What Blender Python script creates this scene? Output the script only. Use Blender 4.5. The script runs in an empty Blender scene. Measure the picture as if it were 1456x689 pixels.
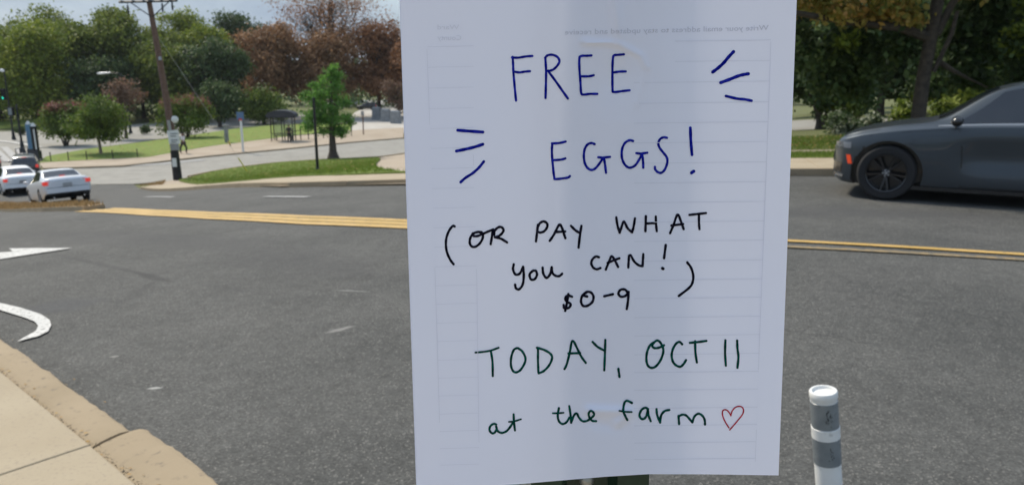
import bpy, bmesh, math, random
import numpy as np
from mathutils import Vector, Matrix
from mathutils.geometry import delaunay_2d_cdt
R = math.radians
random.seed(7)
S = bpy.context.scene
COL = S.collection

# ------------------------------------------------------------------ camera
FPX = 1050.0
PITCH = math.atan((344.5 - 110) / FPX)
CP, SP = math.cos(PITCH), math.sin(PITCH)
EYE = 1.62
cam = bpy.data.cameras.new('camera')
cam.sensor_width = 36
cam.lens = 36 * FPX / 1456
cam.clip_start = .02
cam.clip_end = 3000
cam.dof.use_dof = True
cam.dof.focus_distance = .43
cam.dof.aperture_fstop = 21
camo = bpy.data.objects.new('camera', cam)
camo.location = (0, 0, EYE)
camo.rotation_euler = (R(90) - PITCH, 0, 0)
COL.objects.link(camo)
S.camera = camo

# ------------------------------------------------------------------ light
SUN_EL, SUN_AZ = R(50), R(-48)          # azimuth clockwise from +Y
S.view_settings.view_transform = 'Standard'
S.view_settings.look = 'None'
S.view_settings.exposure = 1.5
S.view_settings.gamma = 1
w = bpy.data.worlds.new('World')
S.world = w
w.use_nodes = True
nt = w.node_tree
for n in list(nt.nodes): nt.nodes.remove(n)
def N(t, typ, **k):
    n = t.nodes.new(typ)
    for a, b in k.items():
        if a.startswith('i_'): n.inputs[a[2:].replace('_', ' ')].default_value = b
        else: setattr(n, a, b)
    return n
out = N(nt, 'ShaderNodeOutputWorld')
bg = N(nt, 'ShaderNodeBackground')
bg.inputs[1].default_value = .12
sky = N(nt, 'ShaderNodeTexSky', sky_type='NISHITA')
sky.sun_disc = False
sky.sun_elevation = SUN_EL
sky.sun_rotation = SUN_AZ
sky.air_density = 1.2; sky.dust_density = 1.5; sky.ozone_density = 1.5
tc = N(nt, 'ShaderNodeTexCoord')
mp = N(nt, 'ShaderNodeMapping'); mp.inputs['Scale'].default_value = (1, 1, 2.6)
nz = N(nt, 'ShaderNodeTexNoise'); nz.inputs['Scale'].default_value = 3.2; nz.inputs['Detail'].default_value = 7; nz.inputs['Roughness'].default_value = .55
cr = N(nt, 'ShaderNodeValToRGB')
cr.color_ramp.elements[0].position = .33; cr.color_ramp.elements[0].color = (.84,)*3 + (1,)
cr.color_ramp.elements[1].position = .62; cr.color_ramp.elements[1].color = (.98,)*3 + (1,)
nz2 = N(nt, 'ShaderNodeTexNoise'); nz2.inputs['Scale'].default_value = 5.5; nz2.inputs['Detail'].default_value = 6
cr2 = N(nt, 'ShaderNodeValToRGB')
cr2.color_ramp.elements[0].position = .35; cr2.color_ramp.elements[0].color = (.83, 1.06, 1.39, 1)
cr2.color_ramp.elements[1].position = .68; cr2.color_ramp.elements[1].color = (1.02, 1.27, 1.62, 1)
mx = N(nt, 'ShaderNodeMix', data_type='RGBA')
L = nt.links.new
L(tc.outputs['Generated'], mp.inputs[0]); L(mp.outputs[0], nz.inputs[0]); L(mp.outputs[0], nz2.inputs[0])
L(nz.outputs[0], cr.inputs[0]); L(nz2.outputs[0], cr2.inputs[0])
# an overcast sky grows brighter towards the zenith
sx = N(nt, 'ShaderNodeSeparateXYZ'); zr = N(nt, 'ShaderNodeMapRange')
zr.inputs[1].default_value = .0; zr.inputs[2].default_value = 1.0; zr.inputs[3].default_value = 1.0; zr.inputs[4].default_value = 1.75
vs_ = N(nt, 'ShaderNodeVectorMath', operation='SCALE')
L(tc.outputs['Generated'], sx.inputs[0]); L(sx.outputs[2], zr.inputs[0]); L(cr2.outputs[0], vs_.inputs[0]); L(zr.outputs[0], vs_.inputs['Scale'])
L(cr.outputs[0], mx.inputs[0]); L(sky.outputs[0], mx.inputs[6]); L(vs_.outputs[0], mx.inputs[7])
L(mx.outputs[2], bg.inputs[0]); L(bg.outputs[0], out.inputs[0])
sl = bpy.data.lights.new('sun', 'SUN')
sl.energy = 1.5
sl.angle = R(10)
sl.color = (1, .90, .74)
so = bpy.data.objects.new('sun', sl)
sd = Vector((math.sin(SUN_AZ) * math.cos(SUN_EL), math.cos(SUN_AZ) * math.cos(SUN_EL), math.sin(SUN_EL)))
so.rotation_euler = (-sd).to_track_quat('-Z', 'Y').to_euler()
so.location = (0, 0, 60)
COL.objects.link(so)
S.cycles.max_bounces = 6
S.cycles.transparent_max_bounces = 8

# ------------------------------------------------------------------ terrain model and survey of the photograph
def g(X, Y):
    """height of the hillside: level by the camera, falling 4.7 m to the valley on the left"""
    t = min(max((-.8 * X + .6 * Y - 1) / 48, 0), 1)
    return -4.7 * t * t * (3 - 2 * t)
def ray(x, y):
    v = (344.5 - y) / FPX
    return Vector(((x - 728) / FPX, CP + v * SP, -SP + v * CP))
def gp(x, y, h=0.0):
    """ground point (plus h) seen at a photo pixel"""
    d = ray(x, y); Z = .3
    while Z < 900:
        if EYE + d.z * Z < g(d.x * Z, d.y * Z) + h: break
        Z *= 1.003
    a, b = Z / 1.003, Z
    for _ in range(20):
        m = (a + b) / 2
        if EYE + d.z * m < g(d.x * m, d.y * m) + h: b = m
        else: a = m
    return Vector((d.x * a, d.y * a))
def gz(p, h=0): return Vector((p[0], p[1], g(p[0], p[1]) + h))
def depth(p):      # camera depth of a ground point
    return p[1] * CP - (g(p[0], p[1]) - EYE) * SP
def ppm(p): return FPX / depth(p)
def px(pts, h=0): return [gp(x, y, h) for x, y in pts]

# ------------------------------------------------------------------ materials
MATS = {}
def bsdf(name, col, rough=.6, metal=0, spec=.5, coat=0, emit=None, es=0):
    m = bpy.data.materials.new(name); m.use_nodes = True
    b = m.node_tree.nodes['Principled BSDF']
    b.inputs['Base Color'].default_value = (*col, 1)
    b.inputs['Roughness'].default_value = rough
    b.inputs['Metallic'].default_value = metal
    b.inputs['Specular IOR Level'].default_value = spec
    b.inputs['Coat Weight'].default_value = coat
    if emit:
        b.inputs['Emission Color'].default_value = (*emit, 1)
        b.inputs['Emission Strength'].default_value = es
    MATS[name] = m
    return m
def noisy(name, c1, c2, scale=5, rough=.8, detail=6, bump=.0, bscale=60, c3=None, s3=40, t3=(.6, .75), metal=0, obj=False, dist=.01, lo=.35, hi=.65, spec=.5):
    """two-tone material by world (or object) position, with an optional third speckle tone and bump"""
    m = bsdf(name, c1, rough, metal, spec)
    t = m.node_tree; b = t.nodes['Principled BSDF']; l = t.links.new
    if obj:
        co = N(t, 'ShaderNodeTexCoord').outputs['Object']
    else:
        co = N(t, 'ShaderNodeNewGeometry').outputs['Position']
    n1 = N(t, 'ShaderNodeTexNoise'); n1.inputs['Scale'].default_value = scale; n1.inputs['Detail'].default_value = detail
    l(co, n1.inputs[0])
    r = N(t, 'ShaderNodeMapRange'); r.inputs[1].default_value = lo; r.inputs[2].default_value = hi
    l(n1.outputs[0], r.inputs[0])
    mx = N(t, 'ShaderNodeMix', data_type='RGBA')
    mx.inputs[6].default_value = (*c1, 1); mx.inputs[7].default_value = (*c2, 1)
    l(r.outputs[0], mx.inputs[0]); last = mx.outputs[2]
    if c3:
        n3 = N(t, 'ShaderNodeTexNoise'); n3.inputs['Scale'].default_value = s3; n3.inputs['Detail'].default_value = 3
        l(co, n3.inputs[0])
        r3 = N(t, 'ShaderNodeMapRange'); r3.inputs[1].default_value = t3[0]; r3.inputs[2].default_value = t3[1]
        l(n3.outputs[0], r3.inputs[0])
        m3 = N(t, 'ShaderNodeMix', data_type='RGBA'); m3.inputs[7].default_value = (*c3, 1)
        l(r3.outputs[0], m3.inputs[0]); l(last, m3.inputs[6]); last = m3.outputs[2]
    l(last, b.inputs['Base Color'])
    if bump:
        nb = N(t, 'ShaderNodeTexNoise'); nb.inputs['Scale'].default_value = bscale; nb.inputs['Detail'].default_value = 4
        l(co, nb.inputs[0])
        bp = N(t, 'ShaderNodeBump'); bp.inputs['Strength'].default_value = bump; bp.inputs['Distance'].default_value = dist
        l(nb.outputs[0], bp.inputs['Height']); l(bp.outputs[0], b.inputs['Normal'])
    return m

def make_asphalt():
    m = bsdf('asphalt', (.12, .12, .12), .85, spec=.35)
    t = m.node_tree; b = t.nodes['Principled BSDF']; l = t.links.new
    co = N(t, 'ShaderNodeNewGeometry').outputs['Position']
    def noise(s, d=4, r=.5, c=co):
        n = N(t, 'ShaderNodeTexNoise'); n.inputs['Scale'].default_value = s; n.inputs['Detail'].default_value = d; n.inputs['Roughness'].default_value = r
        l(c, n.inputs[0]); return n.outputs[0]
    def mapr(x, a, b_, c=0., d=1.):
        n = N(t, 'ShaderNodeMapRange'); n.inputs[1].default_value = a; n.inputs[2].default_value = b_; n.inputs[3].default_value = c; n.inputs[4].default_value = d
        l(x, n.inputs[0]); return n.outputs[0]
    def mix(f, a, c2, blend='MIX'):
        n = N(t, 'ShaderNodeMix', data_type='RGBA', blend_type=blend)
        if isinstance(f, float): n.inputs[0].default_value = f
        else: l(f, n.inputs[0])
        for i, v in ((6, a), (7, c2)):
            if isinstance(v, tuple): n.inputs[i].default_value = (*v, 1)
            else: l(v, n.inputs[i])
        return n.outputs[2]
    base = mix(mapr(noise(.75, 7, .62), .36, .64), (.060, .061, .058), (.088, .088, .083))
    v = N(t, 'ShaderNodeTexVoronoi'); v.inputs['Scale'].default_value = 125; l(co, v.inputs['Vector'])
    sep = N(t, 'ShaderNodeSeparateColor'); l(v.outputs['Color'], sep.inputs[0])
    agg = mapr(sep.outputs[0], 0, 1, .66, 1.34)
    agc = N(t, 'ShaderNodeCombineColor'); [l(agg, agc.inputs[i]) for i in range(3)]
    c = mix(1.0, base, agc.outputs[0], 'MULTIPLY')
    pale = mapr(sep.outputs[1], .90, .97)
    c = mix(pale, c, (.165, .16, .148))
    mid = noise(9, 8, .8)
    mc = mapr(mid, .3, .7, .76, 1.26)
    mcc = N(t, 'ShaderNodeCombineColor'); [l(mc, mcc.inputs[i]) for i in range(3)]
    c = mix(1.0, c, mcc.outputs[0], 'MULTIPLY')
    # tar smears and old patch, each with a place of its own on the road
    def blot(P, ang, sx, sy, strength, col):
        nonlocal c
        mpn = N(t, 'ShaderNodeMapping', vector_type='TEXTURE')
        mpn.inputs['Location'].default_value = (P[0], P[1], 0); mpn.inputs['Rotation'].default_value = (0, 0, ang)
        mpn.inputs['Scale'].default_value = (sx, sy, 1e4)
        dn = N(t, 'ShaderNodeVectorMath', operation='ADD')
        nn = N(t, 'ShaderNodeTexNoise'); nn.inputs['Scale'].default_value = 2.5 if sy > .05 else 14; nn.inputs['Detail'].default_value = 5; l(co, nn.inputs[0])
        sc_ = N(t, 'ShaderNodeVectorMath', operation='SCALE'); sc_.inputs['Scale'].default_value = min(sx, sy) * 2.2; l(nn.outputs['Color'], sc_.inputs[0])
        l(co, dn.inputs[0]); l(sc_.outputs[0], dn.inputs[1]); l(dn.outputs[0], mpn.inputs[0])
        ln = N(t, 'ShaderNodeVectorMath', operation='LENGTH'); l(mpn.outputs[0], ln.inputs[0])
        c = mix(mapr(ln.outputs['Value'], 1.15, .55, 0, strength), c, col)
    for (x0, y0, x1, y1, wd, st, col) in ASPHALT_BLOTS:
        a, e = gp(x0, y0), gp(x1, y1)
        d = e - a
        blot((a + e) / 2, math.atan2(d.y, d.x), d.length / 2, wd, st, col)
    cv = N(t, 'ShaderNodeTexVoronoi', feature='DISTANCE_TO_EDGE'); cv.inputs['Scale'].default_value = .33
    wv = N(t, 'ShaderNodeVectorMath', operation='ADD'); wn = N(t, 'ShaderNodeTexNoise'); wn.inputs['Scale'].default_value = 1.6; wn.inputs['Detail'].default_value = 6; l(co, wn.inputs[0])
    l(co, wv.inputs[0]); l(wn.outputs['Color'], wv.inputs[1]); l(wv.outputs[0], cv.inputs['Vector'])
    gate = mapr(noise(.25, 2), .52, .62)
    line = mapr(cv.outputs[0], .010, .002)
    mm = N(t, 'ShaderNodeMath', operation='MULTIPLY'); l(gate, mm.inputs[0]); l(line, mm.inputs[1])
    c = mix(mapr(mm.outputs[0], 0, 1, 0, .6), c, (.035, .035, .034))
    l(c, b.inputs['Base Color'])
    bp = N(t, 'ShaderNodeBump'); bp.inputs['Strength'].default_value = .45; bp.inputs['Distance'].default_value = .004
    hsum = N(t, 'ShaderNodeMath', operation='ADD'); l(v.outputs['Distance'], hsum.inputs[0]); l(noise(160, 3), hsum.inputs[1])
    l(hsum.outputs[0], bp.inputs['Height']); l(bp.outputs[0], b.inputs['Normal'])
    return m
ASPHALT_BLOTS = [(70, 438, 215, 412, .24, .6, (.066, .068, .072)), (80, 360, 250, 398, .045, .5, (.042, .042, .042)),
                 (205, 385, 262, 400, .06, .55, (.035, .035, .035)), (240, 395, 170, 440, .05, .35, (.05, .05, .05)), (290, 402, 400, 418, .05, .35, (.055, .055, .055)),
                 (30, 322, 600, 350, .5, .5, (.065, .065, .065)), (380, 352, 620, 372, .4, .4, (.06, .06, .06)),
                 (1040, 290, 1500, 300, .5, .55, (.065, .065, .065)), (470, 473, 515, 462, .03, .5, (.33, .32, .3)), (215, 553, 240, 551, .016, .7, (.5, .5, .47)),
                 (480, 413, 530, 415, .02, .4, (.35, .35, .33)), (160, 508, 175, 507, .012, .7, (.36, .35, .32))]
make_asphalt()
noisy('concrete_road', (.235, .225, .20), (.29, .28, .25), 1.2, .85, c3=(.2, .2, .2), s3=3, bump=.2, bscale=50)
noisy('sidewalk_concrete', (.35, .285, .195), (.405, .34, .24), 1.5, .9, bump=.35, bscale=120, c3=(.31, .255, .19), s3=60, t3=(.55, .75), dist=.003)
noisy('curb_concrete', (.30, .235, .15), (.355, .28, .185), 1.6, .9, bump=.4, bscale=160, c3=(.20, .16, .115), s3=26, t3=(.60, .76), dist=.002)
noisy('far_pavement', (.33, .265, .195), (.39, .325, .25), .6, .9, c3=(.30, .26, .2), s3=5)
noisy('plaza_concrete', (.40, .375, .34), (.48, .455, .41), .4, .9)
noisy('dark_joint', (.05, .045, .035), (.09, .08, .06), 30, .95)
noisy('lawn', (.135, .195, .022), (.165, .225, .03), 1.3, .9, bump=.8, bscale=80, c3=(.14, .17, .045), s3=12, dist=.03)
noisy('rough_grass', (.09, .105, .03), (.13, .14, .045), .7, .95, bump=.8, bscale=60, c3=(.15, .13, .07), s3=9, dist=.03)
noisy('dry_turf', (.30, .20, .10), (.42, .30, .17), 3, .95, bump=1, bscale=30, c3=(.10, .075, .035), s3=10, t3=(.5, .62), dist=.05)
noisy('yellow_paint', (.50, .32, .085), (.58, .38, .13), 4, .6, c3=(.28, .21, .11), s3=22, t3=(.58, .72))
noisy('faded_yellow_paint', (.26, .19, .10), (.31, .23, .12), 4, .7, c3=(.17, .15, .11), s3=18, t3=(.46, .62))
noisy('worn_yellow_paint', (.40, .27, .085), (.47, .33, .12), 6, .7, c3=(.18, .14, .09), s3=15, t3=(.55, .7))
noisy('white_paint', (.50, .50, .48), (.58, .575, .55), 5, .6, c3=(.13, .13, .125), s3=34, t3=(.56, .66))
noisy('faded_white_paint', (.30, .30, .30), (.36, .36, .35), 5, .7, c3=(.25, .25, .25), s3=20, t3=(.5, .65))
noisy('bark', (.045, .037, .03), (.08, .065, .05), 9, .95, bump=.7, bscale=25, obj=True, dist=.02)
noisy('litter', (.30, .17, .06), (.42, .28, .10), 6, .9)
noisy('grit', (.05, .042, .03), (.20, .155, .10), 40, .95)
noisy('pale_bark', (.20, .16, .12), (.28, .23, .18), 9, .95, bump=.5, bscale=25, obj=True, dist=.02)
noisy('pole_wood', (.12, .07, .052), (.17, .105, .08), 6, .9, bump=.5, bscale=30, obj=True)
bsdf('black_metal', (.018, .019, .022), .45, .3)
bsdf('dark_metal', (.05, .055, .065), .4, .6)
bsdf('grey_metal', (.35, .36, .37), .4, .7)
bsdf('white_plastic', (.72, .73, .71), .45)
noisy('bollard_white', (.70, .70, .68), (.78, .78, .76), 12, .5, obj=True, c3=(.4, .39, .37), s3=40, t3=(.62, .8))
noisy('reflective_grey', (.21, .235, .25), (.26, .285, .30), 25, .35, obj=True, c3=(.1, .11, .11), s3=60, t3=(.64, .76), metal=.25)
bsdf('black_rubber', (.02, .02, .021), .8)
bsdf('scuff', (.025, .025, .028), .8)
noisy('post_green', (.007, .028, .017), (.012, .045, .026), 60, .32, obj=True, bump=.15, bscale=400, dist=.0006)
noisy('zinc', (.36, .37, .35), (.5, .5, .47), 300, .45, metal=.6, obj=True, bump=.3, bscale=700, dist=.0006)
for nm_, c1_, c2_ in (('ink_blue', (.002, .006, .22), (.02, .03, .42)), ('ink_black', (.003, .003, .009), (.02, .018, .035)), ('ink_green', (.0, .035, .026), (.004, .10, .075)), ('ink_red', (.40, .004, .025), (.62, .04, .07))):
    noisy(nm_, c1_, c2_, 420, .8, 3, obj=True, spec=.05, lo=.42, hi=.7)
bsdf('print_through', (.78, .78, .885), .9, spec=.05)
bsdf('print_through_dark', (.66, .66, .76), .9, spec=.05)
bsdf('yellow_plastic', (.62, .5, .06), .5)
bsdf('wire', (.07, .07, .07), .5, .4)
bsdf('red_sign', (.5, .05, .04), .5)
bsdf('blue_sign', (.09, .17, .30), .5)
bsdf('pylon_blue', (.10, .22, .32), .5)
bsdf('signal_green', (.02, .4, .3), .5, emit=(.03, .8, .55), es=.5)
bsdf('lamp_white', (.8, .8, .8), .3)
bsdf('tyre', (.018, .018, .019), .85)
bsdf('gloss_black', (.012, .012, .014), .25, coat=.5)
bsdf('car_glass', (.012, .016, .024), .06, spec=.8)
bsdf('tail_red', (.30, .02, .02), .3, emit=(1, .08, .05), es=.16)
bsdf('amber_red', (.75, .07, .02), .3, emit=(1, .1, .02), es=.05)
bsdf('headlamp', (.12, .13, .15), .15, coat=1)
bsdf('chrome', (.7, .7, .72), .15, 1)
bsdf('number_plate', (.7, .7, .72), .5)
bsdf('paint_dark_grey', (.05, .062, .075), .42, .6, coat=.6)
bsdf('paint_white', (.80, .82, .84), .45, coat=.4)
bsdf('paint_silver', (.66, .69, .73), .38, .15, coat=.5)
bsdf('paint_black', (.025, .027, .032), .3, coat=.8)
bsdf('paint_pale', (.6, .62, .62), .35, coat=.5)
bsdf('skin', (.18, .09, .055), .6)
bsdf('cloth_white', (.7, .68, .68), .9)
bsdf('cloth_black', (.02, .02, .024), .9)
bsdf('hair', (.015, .012, .01), .7)
bsdf('smoked_glass', (.7, .75, .78), .05)
MATS['smoked_glass'].node_tree.nodes['Principled BSDF'].inputs['Transmission Weight'].default_value = .95
noisy('grey_block', (.20, .21, .22), (.28, .29, .30), 2, .9, obj=True)
bsdf('pink_flower', (.3, .09, .1), .9)

def leafmat(name, cols, trans=.35):
    m = bpy.data.materials.new(name); m.use_nodes = True
    t = m.node_tree
    for n in list(t.nodes): t.nodes.remove(n)
    l = t.links.new
    o = N(t, 'ShaderNodeOutputMaterial'); a = N(t, 'ShaderNodeAttribute', attribute_name='tint')
    r = N(t, 'ShaderNodeValToRGB')
    while len(r.color_ramp.elements) < len(cols): r.color_ramp.elements.new(.5)
    for i, c in enumerate(cols):
        r.color_ramp.elements[i].position = i / (len(cols) - 1); r.color_ramp.elements[i].color = (*c, 1)
    d = N(t, 'ShaderNodeBsdfPrincipled'); d.inputs['Roughness'].default_value = .6; d.inputs['Specular IOR Level'].default_value = .25
    tr = N(t, 'ShaderNodeBsdfTranslucent'); ms = N(t, 'ShaderNodeMixShader'); ms.inputs[0].default_value = trans
    l(a.outputs['Fac'], r.inputs[0]); l(r.outputs[0], d.inputs['Base Color']); l(r.outputs[0], tr.inputs[0])
    l(d.outputs[0], ms.inputs[1]); l(tr.outputs[0], ms.inputs[2]); l(ms.outputs[0], o.inputs[0])
    MATS[name] = m
leafmat('leaf_green', [(0.088, 0.129, 0.023), (0.160, 0.207, 0.034), (0.272, 0.310, 0.054)])
leafmat('leaf_olive', [(0.105, 0.159, 0.020), (0.210, 0.265, 0.032), (0.337, 0.369, 0.052)])
leafmat('leaf_dark', [(0.040, 0.073, 0.027), (0.072, 0.117, 0.039), (0.112, 0.161, 0.054)])
leafmat('leaf_brown', [(0.169, 0.103, 0.056), (0.301, 0.172, 0.088), (0.417, 0.232, 0.118)])
leafmat('leaf_rust', [(0.161, 0.084, 0.045), (0.295, 0.148, 0.073), (0.401, 0.204, 0.100)])
leafmat('leaf_bare', [(0.122, 0.086, 0.058), (0.195, 0.125, 0.085), (0.276, 0.156, 0.104)])
leafmat('leaf_bright', [(0.066, 0.151, 0.034), (0.118, 0.272, 0.047), (0.212, 0.400, 0.079)], .5)
leafmat('leaf_crape', [(0.071, 0.120, 0.023), (0.126, 0.190, 0.030), (0.205, 0.254, 0.042)])
leafmat('leaf_crape_bloom', [(.10, .07, .04), (.26, .10, .085), (.38, .14, .12)])
leafmat('leaf_autumn', [(0.151, 0.210, 0.055), (0.424, 0.336, 0.081), (0.651, 0.364, 0.137)])
leafmat('leaf_lime', [(0.072, 0.108, 0.020), (0.180, 0.240, 0.035), (0.312, 0.360, 0.060)], .45)
leafmat('leaf_pale', [(.05, .09, .03), (.09, .13, .05), (.48, .50, .40)])
leafmat('grass_blade', [(.09, .15, .022), (.15, .22, .03), (.22, .27, .06)])
leafmat('dry_blade', [(.13, .09, .04), (.30, .20, .09), (.42, .30, .15)])

# paper: pale, slightly see-through
m = bpy.data.materials.new('paper'); m.use_nodes = True
t = m.node_tree
for n in list(t.nodes): t.nodes.remove(n)
o_ = N(t, 'ShaderNodeOutputMaterial'); d_ = N(t, 'ShaderNodeBsdfDiffuse'); d_.inputs[0].default_value = (.88, .88, 1.0, 1)
tr_ = N(t, 'ShaderNodeBsdfTranslucent'); tr_.inputs[0].default_value = (.88, .88, 1.0, 1)
ms_ = N(t, 'ShaderNodeMixShader'); ms_.inputs[0].default_value = .11
nn_ = N(t, 'ShaderNodeTexNoise'); nn_.inputs['Scale'].default_value = 900; bb_ = N(t, 'ShaderNodeBump'); bb_.inputs['Strength'].default_value = .08; bb_.inputs['Distance'].default_value = .0003
tcp = N(t, 'ShaderNodeTexCoord')
t.links.new(tcp.outputs['Object'], nn_.inputs[0]); t.links.new(nn_.outputs[0], bb_.inputs['Height']); t.links.new(bb_.outputs[0], d_.inputs['Normal'])
t.links.new(d_.outputs[0], ms_.inputs[1]); t.links.new(tr_.outputs[0], ms_.inputs[2]); t.links.new(ms_.outputs[0], o_.inputs[0])
MATS['paper'] = m

# ------------------------------------------------------------------ object helpers
def link(name, me, mats, parent=None):
    o = bpy.data.objects.new(name, me); COL.objects.link(o)
    for m in (mats if isinstance(mats, (list, tuple)) else [mats]):
        me.materials.append(MATS[m])
    if parent: o.parent = parent
    return o
def tag(o, label=None, cat=None, group=None, kind=None):
    if label: o['label'] = label
    if cat: o['category'] = cat
    if group: o['group'] = group
    if kind: o['kind'] = kind
    return o
def empty(name, loc, rz=0, rot=None):
    o = bpy.data.objects.new(name, None); o.empty_display_size = .2
    o.location = loc; o.rotation_euler = rot if rot else (0, 0, rz)
    COL.objects.link(o); return o
def copy_tree(o, parent=None):
    c = o.copy(); COL.objects.link(c)
    if parent: c.parent = parent
    for ch in [x for x in KIDS.get(o.name, [])]:
        cc = copy_tree(ch, c)
        KIDS.setdefault(c.name, []).append(cc)
    return c
KIDS = {}
class MB:
    def __init__(s): s.v = []; s.f = []; s.m = []
    def add(s, vs, fs, mi=0):
        b = len(s.v); s.v += [tuple(x) for x in vs]
        s.f += [tuple(i + b for i in f) for f in fs]; s.m += [mi] * len(fs); return s
    def box(s, c, d, M=None, mi=0, taper=1.0):
        x, y, z = d[0] / 2, d[1] / 2, d[2] / 2
        vs = []
        for k in (-1, 1):
            q = taper if k == 1 else 1
            vs += [(-x * q, -y * q, k * z), (x * q, -y * q, k * z), (x * q, y * q, k * z), (-x * q, y * q, k * z)]
        vs = [Vector(v) for v in vs]
        if M: vs = [M @ v for v in vs]
        vs = [v + Vector(c) for v in vs]
        return s.add(vs, [(3, 2, 1, 0), (4, 5, 6, 7), (0, 1, 5, 4), (1, 2, 6, 5), (2, 3, 7, 6), (3, 0, 4, 7)], mi)
    def tube(s, pts, rad, n=8, cap=True, mi=0):
        pts = [Vector(p) for p in pts]
        if not isinstance(rad, (list, tuple)): rad = [rad] * len(pts)
        rings = []
        up = None
        for i, p in enumerate(pts):
            d = (pts[min(i + 1, len(pts) - 1)] - pts[max(i - 1, 0)]).normalized()
            if up is None:
                up = Vector((0, 0, 1)) if abs(d.z) < .9 else Vector((1, 0, 0))
            a = d.cross(up)
            if a.length < 1e-6: a = d.orthogonal()
            a.normalize(); b_ = a.cross(d).normalized(); up = b_
            rings.append([p + (a * math.cos(k * 2 * math.pi / n) + b_ * math.sin(k * 2 * math.pi / n)) * rad[i] for k in range(n)])
        vs = [v for r in rings for v in r]; fs = []
        for i in range(len(pts) - 1):
            for k in range(n):
                a, b2 = i * n + k, i * n + (k + 1) % n
                fs.append((a, b2, b2 + n, a + n))
        if cap:
            fs.append(tuple(range(n))[::-1]); fs.append(tuple((len(pts) - 1) * n + k for k in range(n)))
        return s.add(vs, fs, mi)
    def lathe(s, prof, n=24, M=None, mi=0):
        """prof: (r, z) list round the z axis"""
        vs = []
        for r, z in prof:
            for k in range(n):
                a = 2 * math.pi * k / n
                v = Vector((r * math.cos(a), r * math.sin(a), z))
                vs.append(M @ v if M else v)
        fs = []
        for i in range(len(prof) - 1):
            for k in range(n):
                a, b = i * n + k, i * n + (k + 1) % n
                fs.append((a, b, b + n, a + n))
        return s.add(vs, fs, mi)
    def mesh(s, name):
        me = bpy.data.meshes.new(name)
        me.from_pydata(s.v, [], s.f)
        me.polygons.foreach_set('material_index', s.m)
        me.update(); return me
    def build(s, name, mats, parent=None, smooth=False, label=None):
        me = s.mesh(name)
        if smooth:
            me.polygons.foreach_set('use_smooth', [True] * len(me.polygons))
            me.set_sharp_from_angle(angle=R(38))
        o = link(name, me, mats, parent)
        if label: o['label'] = label
        if parent: KIDS.setdefault(parent.name, []).append(o)
        return o

def inside(p, poly):
    c = False; n = len(poly)
    for i in range(n):
        a, b = poly[i], poly[i - 1]
        if (a[1] > p[1]) != (b[1] > p[1]) and p[0] < (b[0] - a[0]) * (p[1] - a[1]) / (b[1] - a[1]) + a[0]: c = not c
    return c
def dens(poly, step):
    o = []
    for i in range(len(poly)):
        a = Vector(poly[i]); b = Vector(poly[(i + 1) % len(poly)])
        n = max(1, int((b - a).length / step))
        for k in range(n): o.append(a + (b - a) * (k / n))
    return o
def drape(name, poly, h, mat, step=1.0, skirt=0.0, parent=None, kind=None, edge_mat=None):
    poly = dens([Vector(p).to_2d() for p in poly], step)
    if sum(a.x * b.y - b.x * a.y for a, b in zip(poly, poly[1:] + poly[:1])) < 0: poly.reverse()
    n = len(poly)
    xs = [p.x for p in poly]; ys = [p.y for p in poly]
    pts = list(poly)
    x = min(xs) + step / 2
    while x < max(xs):
        y = min(ys) + step / 2
        while y < max(ys):
            q = Vector((x, y))
            if inside(q, poly) and min((q - p).length_squared for p in poly) > (step * .35) ** 2: pts.append(q)
            y += step
        x += step
    vs, es, fs, *_ = delaunay_2d_cdt(pts, [(i, (i + 1) % n) for i in range(n)], [], 1, 1e-6)
    mb = MB(); mb.add([(v.x, v.y, g(v.x, v.y) + h) for v in vs], [tuple(f) for f in fs])
    if skirt:
        b = len(mb.v)
        mb.add([(v.x, v.y, g(v.x, v.y) + h) for v in poly] + [(v.x, v.y, g(v.x, v.y) + h - skirt) for v in poly],
               [(i, i + n, (i + 1) % n + n, (i + 1) % n) for i in range(n)], 1)
        mats = [mat, edge_mat or mat]
    else: mats = [mat]
    o = mb.build(name, mats, parent)
    # faces up
    bm = bmesh.new(); bm.from_mesh(o.data); bm.normal_update()
    for f_ in bm.faces:
        if f_.normal.z < -.1: f_.normal_flip()
    bm.to_mesh(o.data); bm.free()
    if kind: o['kind'] = kind
    return o
def ribbon(mb, line, wid, h, step=.4, mi=0):
    """flat stripe along a world polyline, draped on the ground"""
    pts = []
    for i in range(len(line) - 1):
        a, b = Vector(line[i]).to_2d(), Vector(line[i + 1]).to_2d()
        n = max(1, int((b - a).length / step))
        for k in range(n): pts.append((a + (b - a) * k / n, i + k / n))
    pts.append((Vector(line[-1]).to_2d(), len(line) - 1))
    vs = []
    for i, (p, tt) in enumerate(pts):
        d = (pts[min(i + 1, len(pts) - 1)][0] - pts[max(i - 1, 0)][0]).normalized()
        nrm = Vector((-d.y, d.x))
        if isinstance(wid, (list, tuple)):
            k = min(int(tt), len(wid) - 2); ww = wid[k] + (wid[k + 1] - wid[k]) * (tt - k)
        else: ww = wid
        for s_ in (1, -1):
            q = p + nrm * ww / 2 * s_
            vs.append((q.x, q.y, g(q.x, q.y) + h))
    mb.add(vs, [(2 * i, 2 * i + 1, 2 * i + 3, 2 * i + 2) for i in range(len(pts) - 1)], mi)
def offset(line, d):
    o = []
    line = [Vector(p).to_2d() for p in line]
    for i in range(len(line)):
        t_ = (line[min(i + 1, len(line) - 1)] - line[max(i - 1, 0)]).normalized()
        o.append(line[i] + Vector((-t_.y, t_.x)) * d)
    return o
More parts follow.
